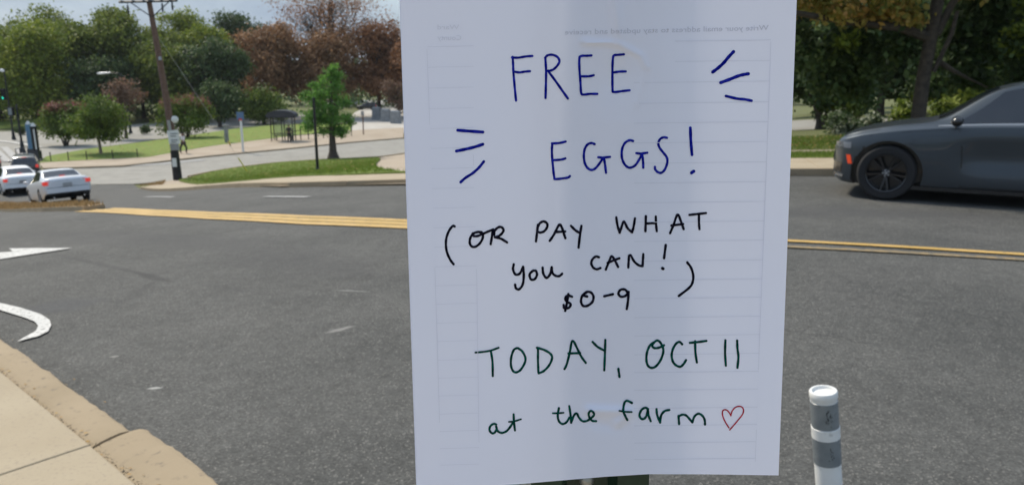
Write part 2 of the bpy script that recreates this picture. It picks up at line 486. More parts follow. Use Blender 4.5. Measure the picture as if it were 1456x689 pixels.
def resample(line, step):
    line = [Vector(p).to_2d() for p in line]
    o = [line[0]]; acc = 0
    for a, b in zip(line, line[1:]):
        L_ = (b - a).length; s_ = step - acc
        while s_ < L_:
            o.append(a + (b - a) * s_ / L_); s_ += step
        acc = (acc + L_) % step
    return o
def prism(name, quad, h, thick, mat, parent, bev=.012, sub=1, jit=0):
    """one laid slab or kerb stone: four plan corners, top following the hill, worn edges"""
    c = sum((Vector(q).to_2d() for q in quad), Vector((0, 0))) / 4
    base = parent.location
    mb = MB(); vs = []
    q = [Vector(p).to_2d() for p in quad]
    def inset(p, d): return p + (c - p).normalized() * d * 1.4
    j = random.uniform(-jit, jit)
    rings = [[(p, -thick) for p in q], [(p, h - bev + j) for p in q], [(inset(p, bev * .4), h - bev * .25 + j) for p in q], [(inset(p, bev), h + j) for p in q]]
    for r in rings:
        for p, z in r: vs.append((p.x - base.x, p.y - base.y, g(p.x, p.y) + z - base.z))
    fs = [tuple(range(12, 16))]
    for k in range(3):
        for i in range(4):
            a, b = k * 4 + i, k * 4 + (i + 1) % 4
            fs.append((a, b, b + 4, a + 4))
    mb.add(vs, fs)
    return mb.build(name, mat, parent)
def strip(name, line, o0, o1, h, step, mat, parent, gap=.012, bev=.012, thick=.15, jit=0, joff=0):
    pts = resample(line, step)
    for i in range(len(pts) - 1):
        a, b = pts[i], pts[i + 1]
        d = (b - a).normalized(); n_ = Vector((-d.y, d.x))
        # shared normals at joints
        da = (b - pts[i - 1]).normalized() if i else d
        db = (pts[i + 2] - a).normalized() if i + 2 < len(pts) else d
        na, nb = Vector((-da.y, da.x)), Vector((-db.y, db.x))
        k = random.uniform(-joff, joff)
        A, B = a + d * gap / 2, b - d * gap / 2
        prism(name, [A + na * (o0 + k), B + nb * (o0 + k), B + nb * (o1), A + na * (o1)], h, thick, mat, parent, bev, jit=jit)

def worn_kerb(a, b, nrm, wid_, h, mat, parent, seed):
    """long kerb stone whose road-side arris is chipped and uneven"""
    rs_ = random.Random(seed); L_ = (b - a).length; n_ = max(3, int(L_ / .035)); base = parent.location
    rows = []; w1 = 0
    for i in range(n_ + 1):
        p = a + (b - a) * i / n_
        w1 = w1 * .75 + rs_.gauss(0, .004); ch = abs(rs_.gauss(0, .0035)) + (.018 * rs_.random() if rs_.random() < .04 else 0)
        e_ = .003 if i in (0, n_) else 0
        prof_ = [(-.0 + w1, -.2), (w1 * .9, h - .024), (.005 + w1 * .8 + ch, h - .010), (.018 + ch * .5, h - .003), (.05, h), (wid_ * .5, h - .004), (wid_ * .75, h - .012), (wid_ - .004, h - .024), (wid_, h - .06), (wid_, -.2)]
        rows.append([(p.x + nrm.x * o_ - base.x, p.y + nrm.y * o_ - base.y, g(p.x, p.y) + z_ - (e_ if 0 < k_ < 8 else 0) + rs_.gauss(0, .0003) - base.z) for k_, (o_, z_) in enumerate(prof_)])
    m_ = len(rows[0]); mb = MB(); mb.add([v for r__ in rows for v in r__], [(i * m_ + k, i * m_ + k + 1, (i + 1) * m_ + k + 1, (i + 1) * m_ + k) for i in range(n_) for k in range(m_ - 1)] + [tuple(range(m_)), tuple(n_ * m_ + k for k in range(m_))[::-1]])
    o = mb.build('kerb_stone', mat, parent)
    bm = bmesh.new(); bm.from_mesh(o.data); bmesh.ops.recalc_face_normals(bm, faces=bm.faces); bm.to_mesh(o.data); bm.free()
    return o
# ------------------------------------------------------------------ survey lines
near_edge = [Vector((-58, 54.0)), Vector((-20, 19.7))] + px([(0, 479), (134, 572), (300, 680)], .12) + [Vector((.2, 1.55)), Vector((2.2, .35)), Vector((6, -1.3)), Vector((16, -5)), Vector((46, -16))]
far_nose = gp(197, 269)
far_edge = px([(200, 269), (300, 268.5), (400, 267.5), (490, 266), (578, 264.5)]) + [gp(850, 258), gp(1135, 251)]
d_ = (gp(1135, 251) - gp(850, 258)).normalized()
fe = gp(1135, 251)
far_edge += [fe + Vector((3, -.72)), fe + Vector((8, -2.3)), fe + Vector((20, -6.8)), fe + Vector((45, -16))]
far_edge_right = far_edge[5:]

# ground sheet
def ground_sheet():
    def axis(a, b, fine, lo, hi, coarse):
        o = [a]
        while o[-1] < b:
            x = o[-1]; o.append(x + (fine if lo <= x <= hi else coarse if x > hi or x < lo - coarse else max(fine, min(coarse, lo - x))))
        return o
    xs = axis(-620, 620, 1.5, -62, 40, 40); ys = axis(-120, 1300, 1.5, -12, 100, 40)
    nx, ny = len(xs), len(ys)
    vs = [(x, y, g(x, y) - .03) for y in ys for x in xs]
    fs = [(j * nx + i, j * nx + i + 1, (j + 1) * nx + i + 1, (j + 1) * nx + i) for j in range(ny - 1) for i in range(nx - 1)]
    mb = MB(); mb.add(vs, fs); o = mb.build('ground', 'rough_grass'); o['kind'] = 'structure'
ground_sheet()

# carriageways
junction = px([(197, 269)])
road_poly = near_edge + [Vector((60, -12))] + far_edge[::-1] + px([(190, 262), (60, 262), (0, 262)]) + [Vector((-70, 78)), Vector((-80, 70))]
drape('main_road', road_poly, 0.012, 'asphalt', 1.1, kind='structure')
side_up = px([(0, 246), (62, 242), (175, 238), (300, 223.5), (347, 219), (400, 214), (497, 204), (574, 197.5)])
side_lo = px([(197, 269), (236, 259), (300, 246), (330, 240.5), (400, 232), (470, 227.5), (538, 225), (576, 219.5)])
se = side_up[-1]; sdv = (side_up[-1] - side_up[-2]).normalized()
side_poly = px([(0, 262), (60, 262), (190, 262)]) + side_lo[1:] + [gp(700, 209), gp(900, 204), gp(1130, 187.5), gp(1500, 184), gp(1500, 171), gp(1130, 172), gp(900, 186), gp(700, 192)] + side_up[::-1]
drape('side_street', side_poly, 0.030, 'concrete_road', 2.2, kind='structure')
back_poly = px([(-60, 250), (0, 243), (40, 232), (70, 222), (120, 212), (190, 203), (262, 193), (350, 181), (450, 173), (455, 160), (350, 163), (262, 169), (190, 177), (120, 183), (60, 185), (0, 187), (-120, 190)])
drape('back_street', back_poly, 0.0, 'concrete_road', 3.0, kind='structure')
drape('forecourt', px([(500, 196), (574, 190), (640, 184), (640, 151), (575, 149.5), (520, 153), (505, 160), (492, 175)]), .06, 'plaza_concrete', 3, kind='structure')
drape('car_park', px([(470, 152), (700, 148), (1000, 146), (1000, 140.5), (700, 141), (430, 144)]), .03, 'concrete_road', 8, kind='structure')

# far sidewalk and lawn behind it
fs_top = px([(56, 234), (120, 230.5), (210, 226), (262, 216.5), (300, 210), (400, 197), (500, 187), (574, 183)])
far_side = drape('far_sidewalk', side_up[1:] + fs_top[::-1], .15, 'far_pavement', 2.2, skirt=.2, kind='structure', edge_mat='curb_concrete')
lawn_poly = px([(56, 234), (120, 230.5), (210, 226), (262, 216.5), (300, 210), (400, 197), (500, 187), (500, 178), (400, 179), (345, 183), (262, 196), (190, 206), (120, 215), (66, 225)])
drape('back_lawn', lawn_poly, .17, 'lawn', 2.2, skirt=.2, kind='structure')
drape('far_lawn', px([(-80, 184), (0, 183.5), (60, 181), (62, 168), (0, 168), (-80, 168)]), .04, 'lawn', 6, kind='structure')
drape('slope_lawn', px([(270, 172), (330, 168), (372, 170), (372, 158), (330, 157)]), .05, 'lawn', 6, kind='structure')

# corner island: pavement slabs along the kerb, lawn inside, pavement at its right end
isl = empty('corner_island', gz(gp(400, 260))); isl['kind'] = 'structure'
base = px([(197, 269), (236, 259), (300, 246), (330, 240.5), (400, 232), (470, 227.5), (538, 225), (576, 219.5), (700, 209)]) + [gp(850, 205), gp(1126, 192)]
inner_edge = offset(far_edge[:7], .15)
isl_poly = base + [gp(1128, 235)] + far_edge[:7][::-1]
drape('island_bed', [p for p in isl_poly], .05, 'far_pavement', 1.6, kind='structure')
strip('kerb_stone', far_edge[:7], 0, .16, .13, 2.4, 'curb_concrete', isl, bev=.02, jit=.004)
strip('paving_slab', offset(far_edge[:7], .18), 0, 1.55, .115, 1.6, 'sidewalk_concrete', isl, jit=.004)
back_kerb = side_lo[1:]
strip('kerb_stone', back_kerb[::-1], -.16, 0, .13, 3.0, 'curb_concrete', isl, bev=.02)
lawn_edge = offset(far_edge[:5], 1.75)
lawn2 = px([(255, 259)]) + [lawn_edge[1], lawn_edge[2], lawn_edge[3]] + px([(560, 250.5), (538, 246), (532, 240), (536, 233), (541, 228), (536, 226), (470, 228.7), (400, 233.2), (330, 242), (300, 247.5)])
isl_lawn = drape('island_lawn', lawn2, .155, 'lawn', 1.2, skirt=.15, kind='structure')

# right-hand verge: kerb, sidewalk, bright strip, path, dark grass
rv = empty('right_sidewalk', gz(far_edge_right[1])); rv['kind'] = 'structure'
fr = [far_edge[6]] + far_edge[7:]
fr = [fr[0] - (fr[1] - fr[0]).normalized() * 1.2] + fr
strip('kerb_stone', fr, 0, .16, .14, 2.4, 'curb_concrete', rv, bev=.02, jit=.004)
strip('paving_slab', offset(fr, .17), 0, 2.05, .12, 1.6, 'sidewalk_concrete', rv, jit=.004)
def band(name, o0, o1, h, mat, step=1.5):
    a, b = offset(fr, o0), offset(fr, o1)
    o = drape(name, a + b[::-1], h, mat, step, kind='structure', skirt=.1); return o
band('verge_grass', 2.25, 3.5, .13, 'lawn')
band('verge_path', 3.5, 4.3, .11, 'far_pavement')
band('park_grass', 4.3, 13.5, .10, 'rough_grass')

# near sidewalk and kerb, bottom left
ns = empty('near_sidewalk', gz(gp(60, 600))); ns['kind'] = 'structure'
ne = near_edge
jp = gp(188, 609, .12)                        # the open joint in the kerb
run = [ne[4], ne[3], ne[2], ne[1]]            # going up-left
dirn = (ne[2] - ne[3]).normalized()
def nearpath(s):                              # distance along kerb from the joint, + is up-left
    return jp + dirn * s
nrm_ = Vector((dirn.y, -dirn.x))
if nrm_.dot(Vector((1, 1))) > 0: nrm_ = -nrm_   # towards the sidewalk
wk = abs((gp(64, 580, .12) - ne[3]).dot(nrm_))
for i, (s0, s1) in enumerate([(-5.6, -2.9), (-2.89, -.012), (.006, 2.9), (2.93, 5.8), (5.83, 8.7), (8.73, 11.6), (11.63, 14.5), (14.53, 17.4), (17.4, 20.3), (20.3, 23.2)]):
    k = -.045 if i == 1 else (0 if i == 2 else random.uniform(-.01, .01))
    a, b = nearpath(s0) + nrm_ * k, nearpath(s1) + nrm_ * (k if i != 2 else .0)
    worn_kerb(a, b, nrm_, wk - .004 - k, .12, 'curb_concrete', ns, 40 + i)
for r_ in range(3):
    for i in range(-4, 13):
        s0 = -.03 + i * 1.55 + r_ * 0
        o0 = wk + r_ * 1.5
        a, b = nearpath(s0 + .002), nearpath(s0 + 1.55 - .002)
        prism('paving_slab', [a + nrm_ * (o0 + .004), b + nrm_ * (o0 + .004), b + nrm_ * (o0 + 1.488), a + nrm_ * (o0 + 1.488)], .124, .2, 'sidewalk_concrete', ns, .008, jit=.002)
bed = [nearpath(-6.5) + nrm_ * .02, nearpath(23) + nrm_ * .02, nearpath(23) + nrm_ * 8, nearpath(-6.5) + nrm_ * 8]
drape('gutter_bed', bed, .085, 'dark_joint', 1.0, kind='structure')
sand = MB()
rnd = random.Random(5)
for i in range(7000):                         # grit and leaf crumbs in the gutter and joints
    s_ = rnd.uniform(-2, 9); which = rnd.random()
    o_ = -abs(rnd.gauss(0, .035)) - .004 if which < .5 else wk - abs(rnd.gauss(0, .022))
    p = nearpath(s_) + nrm_ * o_
    hz = .012 if which < .5 else .098 + max(0, (wk - o_) * .1)
    r0 = rnd.uniform(.001, .0035)
    a = rnd.uniform(0, 6)
    P = gz(p, hz)
    sand.add([P + Vector((r0 * math.cos(a + k * 2.1), r0 * math.sin(a + k * 2.1), 0)) for k in range(3)] + [P + Vector((0, 0, r0))], [(0, 1, 3), (1, 2, 3), (2, 0, 3)])
tag(sand.build('gutter_grit', 'grit'), 'dark grit and leaf crumbs lying along the near kerb', 'grit', kind='stuff')

# median on the left
med = px([(150, 297.5), (120, 293), (60, 291), (0, 290), (-120, 288), (-120, 303), (0, 301), (60, 301.5), (120, 301)])
drape('median_island', med, .11, 'dry_turf', .8, skirt=.2, kind='structure', edge_mat='curb_concrete')

# ------------------------------------------------------------------ markings
YH = .024
ye = [Vector((12, 3.8)), Vector((30, -3))]
mk = MB(); ribbon(mk, px([(157, 297.8), (217, 300.8), (300, 304.4), (435, 309.8), (580, 315.8), (850, 329), (1125, 345), (1290, 354), (1456, 364.5)]) + ye, [.17, .17, .16, .15, .14, .12, .10, .10, .10, .1, .1], YH)
mk.build('centre_line', 'yellow_paint')['kind'] = 'structure'
mk = MB(); ribbon(mk, px([(130, 299.6), (217, 303.8), (300, 308.4), (435, 315), (580, 320.6), (850, 332)]), [.16, .15, .14, .13, .12, .1], YH)
mk.build('centre_line', 'yellow_paint')['kind'] = 'structure'
mk = MB(); ribbon(mk, px([(112, 301.6), (217, 307), (300, 312), (435, 319.6), (580, 325.8), (850, 337)]), [.17, .16, .15, .14, .13, .1], YH)
mk.build('centre_line', 'yellow_paint')['kind'] = 'structure'
mk = MB(); ribbon(mk, px([(850, 339), (1125, 353.5), (1290, 362), (1456, 372)]) + [p + Vector((-.1, -.32)) for p in ye], [.09, .09, .09, .09, .09, .09], YH)
mk.build('centre_line', 'faded_yellow_paint')['kind'] = 'structure'
mk = MB(); ribbon(mk, px([(135, 299.9), (217, 304), (300, 308.4), (435, 314.8), (580, 321), (850, 332.5)]), [.4, .50, .50, .46, .40, .3], .018)
mk.build('worn_centre_line', 'worn_yellow_paint')['kind'] = 'structure'
for x0, x1, y in [(207, 246, 281), (377, 439, 281.2), (700, 800, 280), (40, 60, 281)]:
    mk = MB(); ribbon(mk, px([(x0, y - .3), (x1, y + .3)]), .16, YH); mk.build('lane_dash', 'faded_white_paint')['kind'] = 'structure'
def flat_poly(name, poly, h, mat, step=.5):
    return drape(name, poly, h, mat, step, kind='structure')
flat_poly('turn_arrow', px([(103, 355), (13, 355.5), (19, 360), (-60, 366), (-200, 377), (-205, 388), (-60, 376), (0, 371), (32, 366), (64, 361)]), .024, 'white_paint', .3)
flat_poly('edge_line', px([(-80, 413), (0, 434), (30, 441), (58, 450), (71, 458.5), (73.5, 466), (69, 475), (55, 482), (25, 489.5), (40, 481), (52, 474), (55, 467), (50, 461), (38, 456), (0, 444), (-80, 423)]), .024, 'white_paint', .2)
for i in range(7):                            # crosswalk bars
    a = gp(-30 + i * 14, 232 - i * .5); b_ = gp(-70 + i * 19, 205 + i * 1.2)
    mk = MB(); ribbon(mk, [a, b_], .55, .06); mk.build('crosswalk_bar', 'faded_white_paint')['kind'] = 'structure'
mk = MB(); ribbon(mk, px([(-20, 199), (18, 203), (60, 210)]), .5, .06); mk.build('stop_line', 'white_paint')['kind'] = 'structure'
mk = MB(); ribbon(mk, px([(130, 239), (230, 234), (290, 228)]), .9, .06); mk.build('turn_line', 'faded_white_paint')['kind'] = 'structure'

# ------------------------------------------------------------------ the sheet of paper and its post
TL, TR, BR, BL = (567.5, -16), (1133.8, -24), (1107, 675.5), (592, 696)
def sheet_px(s, t_):
    """photo position of the sheet point s (left-right) t (top-bottom)"""
    xl = TL[0] + (BL[0] - TL[0]) * t_; xr = TR[0] + (BR[0] - TR[0]) * t_
    x = xl + (xr - xl) * s
    yt = TL[1] + (TR[1] - TL[1]) * s
    # wavy bottom edge
    yb = np.interp(s, [0, .28, .52, .64, .8, 1], [697, 687.5, 677, 673.3, 673.5, 675])
    return x, yt + (yb - yt) * t_
def smooth(e0, e1, x):
    t_ = min(max((x - e0) / (e1 - e0), 0), 1); return t_ * t_ * (3 - 2 * t_)
def seg_d(x, y, a, b):
    ax, ay, bx, by = *a, *b
    L2 = (bx - ax) ** 2 + (by - ay) ** 2
    k = min(max(((x - ax) * (bx - ax) + (y - ay) * (by - ay)) / L2, 0), 1)
    return math.hypot(x - ax - k * (bx - ax), y - ay - k * (by - ay))
def sheet_depth(x, y):
    D = .402 + .040 * (y + 20) / 700
    u = (x - 850) / 280
    D += .0085 * u * u - .001 * math.exp(-(u / .22) ** 2)             # wrapped lightly round the post
    D += .0008 * math.exp(-((x - 838 - (y - 300) * .02) / 40) ** 2)
    D -= .0007 * math.exp(-((x - 792 - (y - 300) * .015) / 20) ** 2) + .0006 * math.exp(-((x - 905 - (y - 300) * .02) / 24) ** 2)      # hollow between the two flanges
    D -= .0022 * math.exp(-((x - 874 - y * .12) / 8) ** 2) * smooth(110, 20, y)
    D += .0022 * smooth(300, 700, y) * math.exp(-((x - 640) / 90) ** 2)   # bottom left corner curls
    # the crumpled patch right of FREE
    d = min(seg_d(x, y, (830, 60), (878, 62)), seg_d(x, y, (878, 62), (912, 80)), seg_d(x, y, (912, 80), (919, 96)), seg_d(x, y, (919, 96), (905, 150)) + 3)
    D -= .0011 * math.exp(-(d / 4) ** 2)
    if 790 < x < 925 and 55 < y < 170: D += .0014 * math.exp(-((x - 875) / 36) ** 2 - ((y - 112) / 38) ** 2)
    d = min(seg_d(x, y, (838, 583), (895, 585)), seg_d(x, y, (895, 585), (878, 602)))
    D -= .0018 * math.exp(-(d / 6) ** 2)
    D += .0008 * math.exp(-(seg_d(x, y, (845, 600), (880, 606)) / 8) ** 2)
    D += .00035 * math.sin(x * .021 + y * .011) + .00025 * math.sin(x * .013 - y * .019 + 1.3)
    return D
def sheet_pt(x, y, off=0.0):
    return Vector((0, 0, EYE)) + ray(x, y) * (sheet_depth(x, y) - off)
pb = sheet_pt(840, 674)
sheet = empty('paper_notice', pb)
tag(sheet, 'white letter-size sheet hand-lettered FREE EGGS in blue, taped to the green post', 'paper sign')
mb = MB(); NU, NV = 150, 190
vs = []
for j in range(NV + 1):
    for i in range(NU + 1):
        x, y = sheet_px(i / NU, j / NV); vs.append(sheet_pt(x, y) - pb)
nfront = len(vs)
vs += [v + ray(840, 340) * .00012 for v in vs]
fs = []
W_ = NU + 1
for j in range(NV):
    for i in range(NU):
        a = j * W_ + i; q = (a, a + W_, a + W_ + 1, a + 1)
        fs.append(q)
# a single sheet keeps translucency simple; rim gives it thickness
mb.add(vs[:nfront], fs)
sheet_mesh = mb.build('sheet', 'paper', sheet, smooth=True)
rim = MB()
loop = [i for i in range(NU + 1)] + [j * W_ + NU for j in range(1, NV + 1)] + [NV * W_ + i for i in range(NU - 1, -1, -1)] + [j * W_ for j in range(NV - 1, 0, -1)]
n = len(loop)
rim.add([vs[i] for i in loop] + [vs[i + nfront] + ray(840, 340) * .0003 for i in loop], [(i, (i + 1) % n, (i + 1) % n + n, i + n) for i in range(n)])
rim.build('sheet_edge', 'paper', sheet)

def catmull(pts, k=5):
    if len(pts) < 3: return [(pts[0][0] + (pts[1][0] - pts[0][0]) * i / 6, pts[0][1] + (pts[1][1] - pts[0][1]) * i / 6) for i in range(7)]
    P = [np.array(p, float) for p in pts]; P = [2 * P[0] - P[1]] + P + [2 * P[-1] - P[-2]]
    o = []
    for i in range(1, len(P) - 2):
        for j in range(k):
            t_ = j / k
            o.append(tuple(.5 * ((2 * P[i]) + (-P[i - 1] + P[i + 1]) * t_ + (2 * P[i - 1] - 5 * P[i] + 4 * P[i + 1] - P[i + 2]) * t_ ** 2 + (-P[i - 1] + 3 * P[i] - 3 * P[i + 1] + P[i + 2]) * t_ ** 3)))
    o.append(tuple(P[-2])); return o
INK_N = [0]
def stroke(mb, pts, wpx, off=.00022, sharp=False):
    pts = catmull(pts) if not sharp else catmull(pts, 1)
    INK_N[0] += 1; off = off + (INK_N[0] % 9) * .000012
    vs = []; n = len(pts)
    for i, p in enumerate(pts):
        a, b = pts[max(i - 1, 0)], pts[min(i + 1, n - 1)]
        dx, dy = b[0] - a[0], b[1] - a[1]; l_ = math.hypot(dx, dy) or 1
        nx_, ny_ = -dy / l_, dx / l_
        hw = wpx / 2 * (1 + .07 * math.sin(i * 1.3 + len(pts)))
        vs.append(sheet_pt(p[0] + nx_ * hw, p[1] + ny_ * hw, off) - pb); vs.append(sheet_pt(p[0] - nx_ * hw, p[1] - ny_ * hw, off) - pb)
    mb.add(vs, [(2 * i, 2 * i + 2, 2 * i + 3, 2 * i + 1) for i in range(n - 1)])
    for (c, e) in ((pts[0], pts[1]), (pts[-1], pts[-2])):     # rounded ends
        ang = math.atan2(c[1] - e[1], c[0] - e[0])
        vs = [sheet_pt(c[0] + wpx / 2 * math.cos(ang + a), c[1] + wpx / 2 * math.sin(ang + a), off + .000004) - pb for a in np.linspace(-math.pi / 2, math.pi / 2, 7)]
        mb.add(vs, [tuple(range(7))])
def word(label, mat, ox, oy, sc, wpx, strokes):
    mb = MB()
    for s_ in strokes:
        w_ = wpx
        if isinstance(s_[0], (int, float)): w_ = s_[0]; s_ = s_[1:]
        w_ *= 1.1
        stroke(mb, [(ox + x / sc, oy + y / sc) for x, y in s_], w_)
    o = mb.build('handwriting', mat, sheet); o['label'] = label
Bk = 3.1
word('blue word FREE', 'ink_blue', 700, 50, 6.264, Bk, [
 [(181, 195), (185, 260), (187, 320), (198, 450), (211, 583)], [(175, 200), (230, 202), (300, 191), (356, 187)], [(195, 326), (240, 333), (290, 326), (335, 322)],
 [(472, 200), (478, 300), (478, 400), (474, 560)], [(470, 203), (495, 180), (540, 177), (582, 198), (598, 235), (577, 275), (545, 306), (510, 318), (485, 318)], [(498, 322), (560, 405), (620, 490), (673, 565)],
 [(883, 182), (840, 185), (797, 186), (776, 205), (776, 300), (785, 420), (791, 510), (808, 530), (870, 524), (935, 524)], [(790, 368), (860, 367), (903, 358)],
 [(1172, 172), (1120, 177), (1086, 181), (1075, 205), (1070, 300), (1071, 480), (1082, 507), (1150, 500), (1222, 492)], [(1085, 333), (1130, 326), (1188, 324)]])
word('blue word EGGS with exclamation mark', 'ink_blue', 770, 170, 6.067, Bk, [
 [(90, 206), (150, 203), (208, 190)], [(93, 206), (89, 280), (98, 400), (110, 500), (122, 513), (200, 505), (232, 498), (245, 487)], [(108, 350), (170, 345), (205, 335)],
 [(458, 212), (430, 203), (395, 217), (371, 260), (365, 320), (375, 380), (400, 420), (432, 434), (465, 420), (500, 378), (530, 332)], [(490, 325), (530, 328), (590, 322)], [(538, 332), (548, 390), (556, 458)],
 [(790, 185), (760, 179), (722, 200), (696, 250), (692, 320), (710, 375), (740, 408), (770, 414), (810, 393), (845, 340), (864, 302)], [(818, 290), (860, 293), (912, 286)], [(868, 300), (876, 360), (878, 415)],
 [(1082, 158), (1055, 153), (1025, 167), (1008, 202), (1018, 242), (1050, 285), (1080, 325), (1085, 370), (1065, 428), (1035, 458), (1003, 453), (981, 430), (978, 408)],
 [3.8, (1284, 72), (1288, 180), (1298, 303)], [4.2, (1294, 459), (1303, 452), (1313, 446)]])
word('three blue ray strokes right of FREE', 'ink_blue', 1000, 50, 6.267, 4.2, [
 [(270, 148), (220, 202), (180, 250), (130, 295), (84, 330)], [(155, 424), (230, 397), (310, 365), (360, 352), (402, 345)], [3.6, (202, 543), (300, 566), (370, 573), (430, 585)]])
word('three blue ray strokes left of EGGS', 'ink_blue', 640, 170, 6.883, 4.0, [
 [(75, 105), (180, 113), (320, 123)], [(62, 308), (150, 290), (240, 268), (320, 242)], [3.5, (330, 410), (280, 472), (220, 525), (150, 570), (103, 612)]])
word('black words OR PAY after an opening bracket', 'ink_black', 620, 290, 6.618, 3.2, [
 [(175, 210), (155, 207), (120, 255), (97, 320), (93, 390), (105, 460), (135, 525), (165, 565)],
 [(430, 265), (395, 262), (350, 278), (322, 320), (318, 370), (340, 400), (375, 398), (415, 365), (440, 315), (435, 278), (405, 262)], [(345, 275), (352, 298), (390, 300), (440, 280), (490, 258), (540, 238)],
 [(535, 240), (525, 310), (514, 376)], [(547, 290), (550, 255), (580, 222), (612, 216), (635, 240), (622, 273), (590, 300), (553, 311)], [(555, 312), (610, 325), (668, 360)],
 [(958, 195), (950, 270), (940, 350)], [(958, 215), (975, 182), (1010, 163), (1043, 180), (1046, 215), (1020, 253), (985, 267), (960, 262)],
 [(1070, 345), (1110, 285), (1148, 210), (1167, 193), (1188, 230), (1205, 285), (1217, 320)], [(1130, 262), (1215, 258)],
 [(1270, 205), (1310, 245), (1350, 270)], [(1368, 205), (1356, 280), (1341, 408)]])
word('black word WHAT', 'ink_black', 840, 290, 6.889, 3.1, [
 [(250, 130), (262, 210), (283, 278)], [(283, 280), (300, 230), (325, 170), (360, 235), (405, 276)], [(405, 276), (420, 220), (433, 140)],
 [(540, 118), (536, 265)], [(637, 122), (640, 200), (647, 265)], [(545, 190), (635, 185)],
 [(777, 285), (810, 205), (850, 102), (880, 160), (910, 245)], [(790, 210), (905, 195)],
 [(967, 106), (1040, 98), (1128, 88)], [(1060, 105), (1060, 180), (1065, 245)]])
word('black word CAN with exclamation mark', 'ink_black', 840, 290, 6.889, 3.1, [
 [(80, 520), (50, 513), (17, 540), (5, 580), (25, 622), (60, 637), (95, 625)],
 [(147, 640), (180, 560), (203, 510), (230, 540), (268, 615)], [(165, 575), (220, 552), (280, 530)],
 [(368, 620), (371, 560), (374, 505)], [(374, 505), (392, 503), (425, 560), (470, 598), (508, 607)], [(508, 607), (511, 550), (515, 490)],
 [3.2, (735, 400), (718, 530)], [4.0, (702, 628), (706, 630), (709, 632)]])
word('black word you', 'ink_black', 700, 360, 4.853, 3.2, [
 [(148, 75), (143, 110), (160, 145), (190, 138), (212, 95)], [(212, 92), (217, 150), (210, 213), (185, 247), (163, 240), (157, 215)],
 [(282, 118), (258, 143), (265, 177), (290, 179), (308, 150), (301, 121), (282, 118)],
 [(347, 98), (352, 140), (375, 169), (400, 140), (410, 95)], [(410, 97), (415, 135), (440, 155), (465, 155), (482, 140)]])
word('black closing bracket', 'ink_black', 700, 360, 4.853, 3.2, [[(1345, 62), (1372, 100), (1387, 155), (1380, 205), (1355, 240), (1287, 293)]])
word('black price $0-9', 'ink_black', 700, 360, 4.853, 3.2, [
 [(550, 298), (520, 290), (503, 310), (515, 333), (540, 348), (530, 373), (498, 378), (492, 355)], [(525, 280), (515, 340), (503, 396)],
 [(650, 268), (622, 290), (612, 330), (625, 360), (655, 361), (690, 335), (698, 297), (680, 269), (650, 266), (628, 288), (655, 297)],
 [(772, 295), (833, 281)], [(935, 270), (915, 249), (885, 251), (870, 275), (885, 297), (915, 294), (938, 272)], [(941, 265), (936, 330), (928, 383)]])
word('green word TODAY and comma', 'ink_green', 670, 470, 6.618, 3.0, [
 [2.6, (40, 203), (110, 197), (180, 185), (258, 158)], [(185, 190), (200, 290), (203, 423)],
 [(430, 161), (400, 180), (376, 250), (375, 330), (395, 378), (425, 389), (465, 365), (503, 302), (509, 250), (480, 192), (440, 162)],
 [(618, 158), (628, 175), (628, 280), (632, 388)], [(620, 158), (690, 180), (745, 215), (761, 255), (735, 320), (685, 375), (635, 398)],
 [(878, 358), (900, 310), (930, 190), (945, 107), (965, 101), (1000, 170), (1035, 240), (1078, 300)], [(915, 212), (1025, 208)],
 [(1142, 103), (1190, 150), (1250, 183)], [(1262, 85), (1258, 220), (1252, 370)], [(1385, 355), (1395, 432)]])
word('green words OCT 11', 'ink_green', 870, 470, 7.28, 3.1, [
 [(435, 118), (395, 150), (366, 215), (357, 290), (370, 353), (405, 381), (450, 370), (500, 310), (530, 230), (528, 170), (495, 112), (465, 100), (432, 125), (418, 155), (442, 177), (490, 172), (540, 148)],
 [(728, 138), (700, 114), (665, 132), (631, 190), (619, 260), (635, 323), (670, 359), (710, 369), (740, 345), (768, 302)],
 [(808, 123), (890, 115), (978, 103)], [(862, 107), (865, 220), (880, 325)],
 [(1175, 97), (1172, 230), (1180, 358)], [(1297, 100), (1300, 180), (1310, 270), (1300, 380)]])
word('green words at the', 'ink_green', 680, 550, 7.28, 2.9, [
 [(186, 385), (160, 377), (127, 400), (116, 440), (140, 474), (170, 468), (190, 430), (185, 405)], [(185, 405), (200, 450), (240, 471), (290, 455), (330, 410), (365, 355)], [(366, 280), (370, 360), (380, 445)], [2.3, (318, 357), (370, 352), (442, 330)],
 [(835, 215), (823, 290), (835, 350), (872, 379), (912, 362), (945, 312)], [2.4, (772, 268), (830, 268), (882, 263)], [(942, 195), (955, 280), (962, 366)], [(962, 365), (990, 292), (1020, 270), (1042, 312), (1080, 350), (1130, 345), (1178, 310), (1200, 278), (1172, 244), (1146, 262), (1148, 305), (1180, 345), (1220, 350)]])
word('green word farm', 'ink_green', 870, 550, 7.28, 3.0, [
 [(208, 162), (157, 139), (129, 165), (118, 240), (135, 290), (160, 338)], [2.4, (78, 243), (140, 253), (205, 255)],
 [(375, 225), (345, 211), (306, 235), (286, 285), (300, 321), (330, 327), (360, 292), (372, 228)], [(372, 228), (380, 290), (402, 350)],
 [(462, 225), (470, 290), (500, 365)], [(500, 365), (510, 292), (545, 247), (595, 234)],
 [(690, 295), (696, 380)], [(692, 300), (730, 283), (770, 292), (810, 335), (833, 362)], [(833, 362), (855, 302), (895, 273), (935, 292), (960, 335), (964, 385)]])
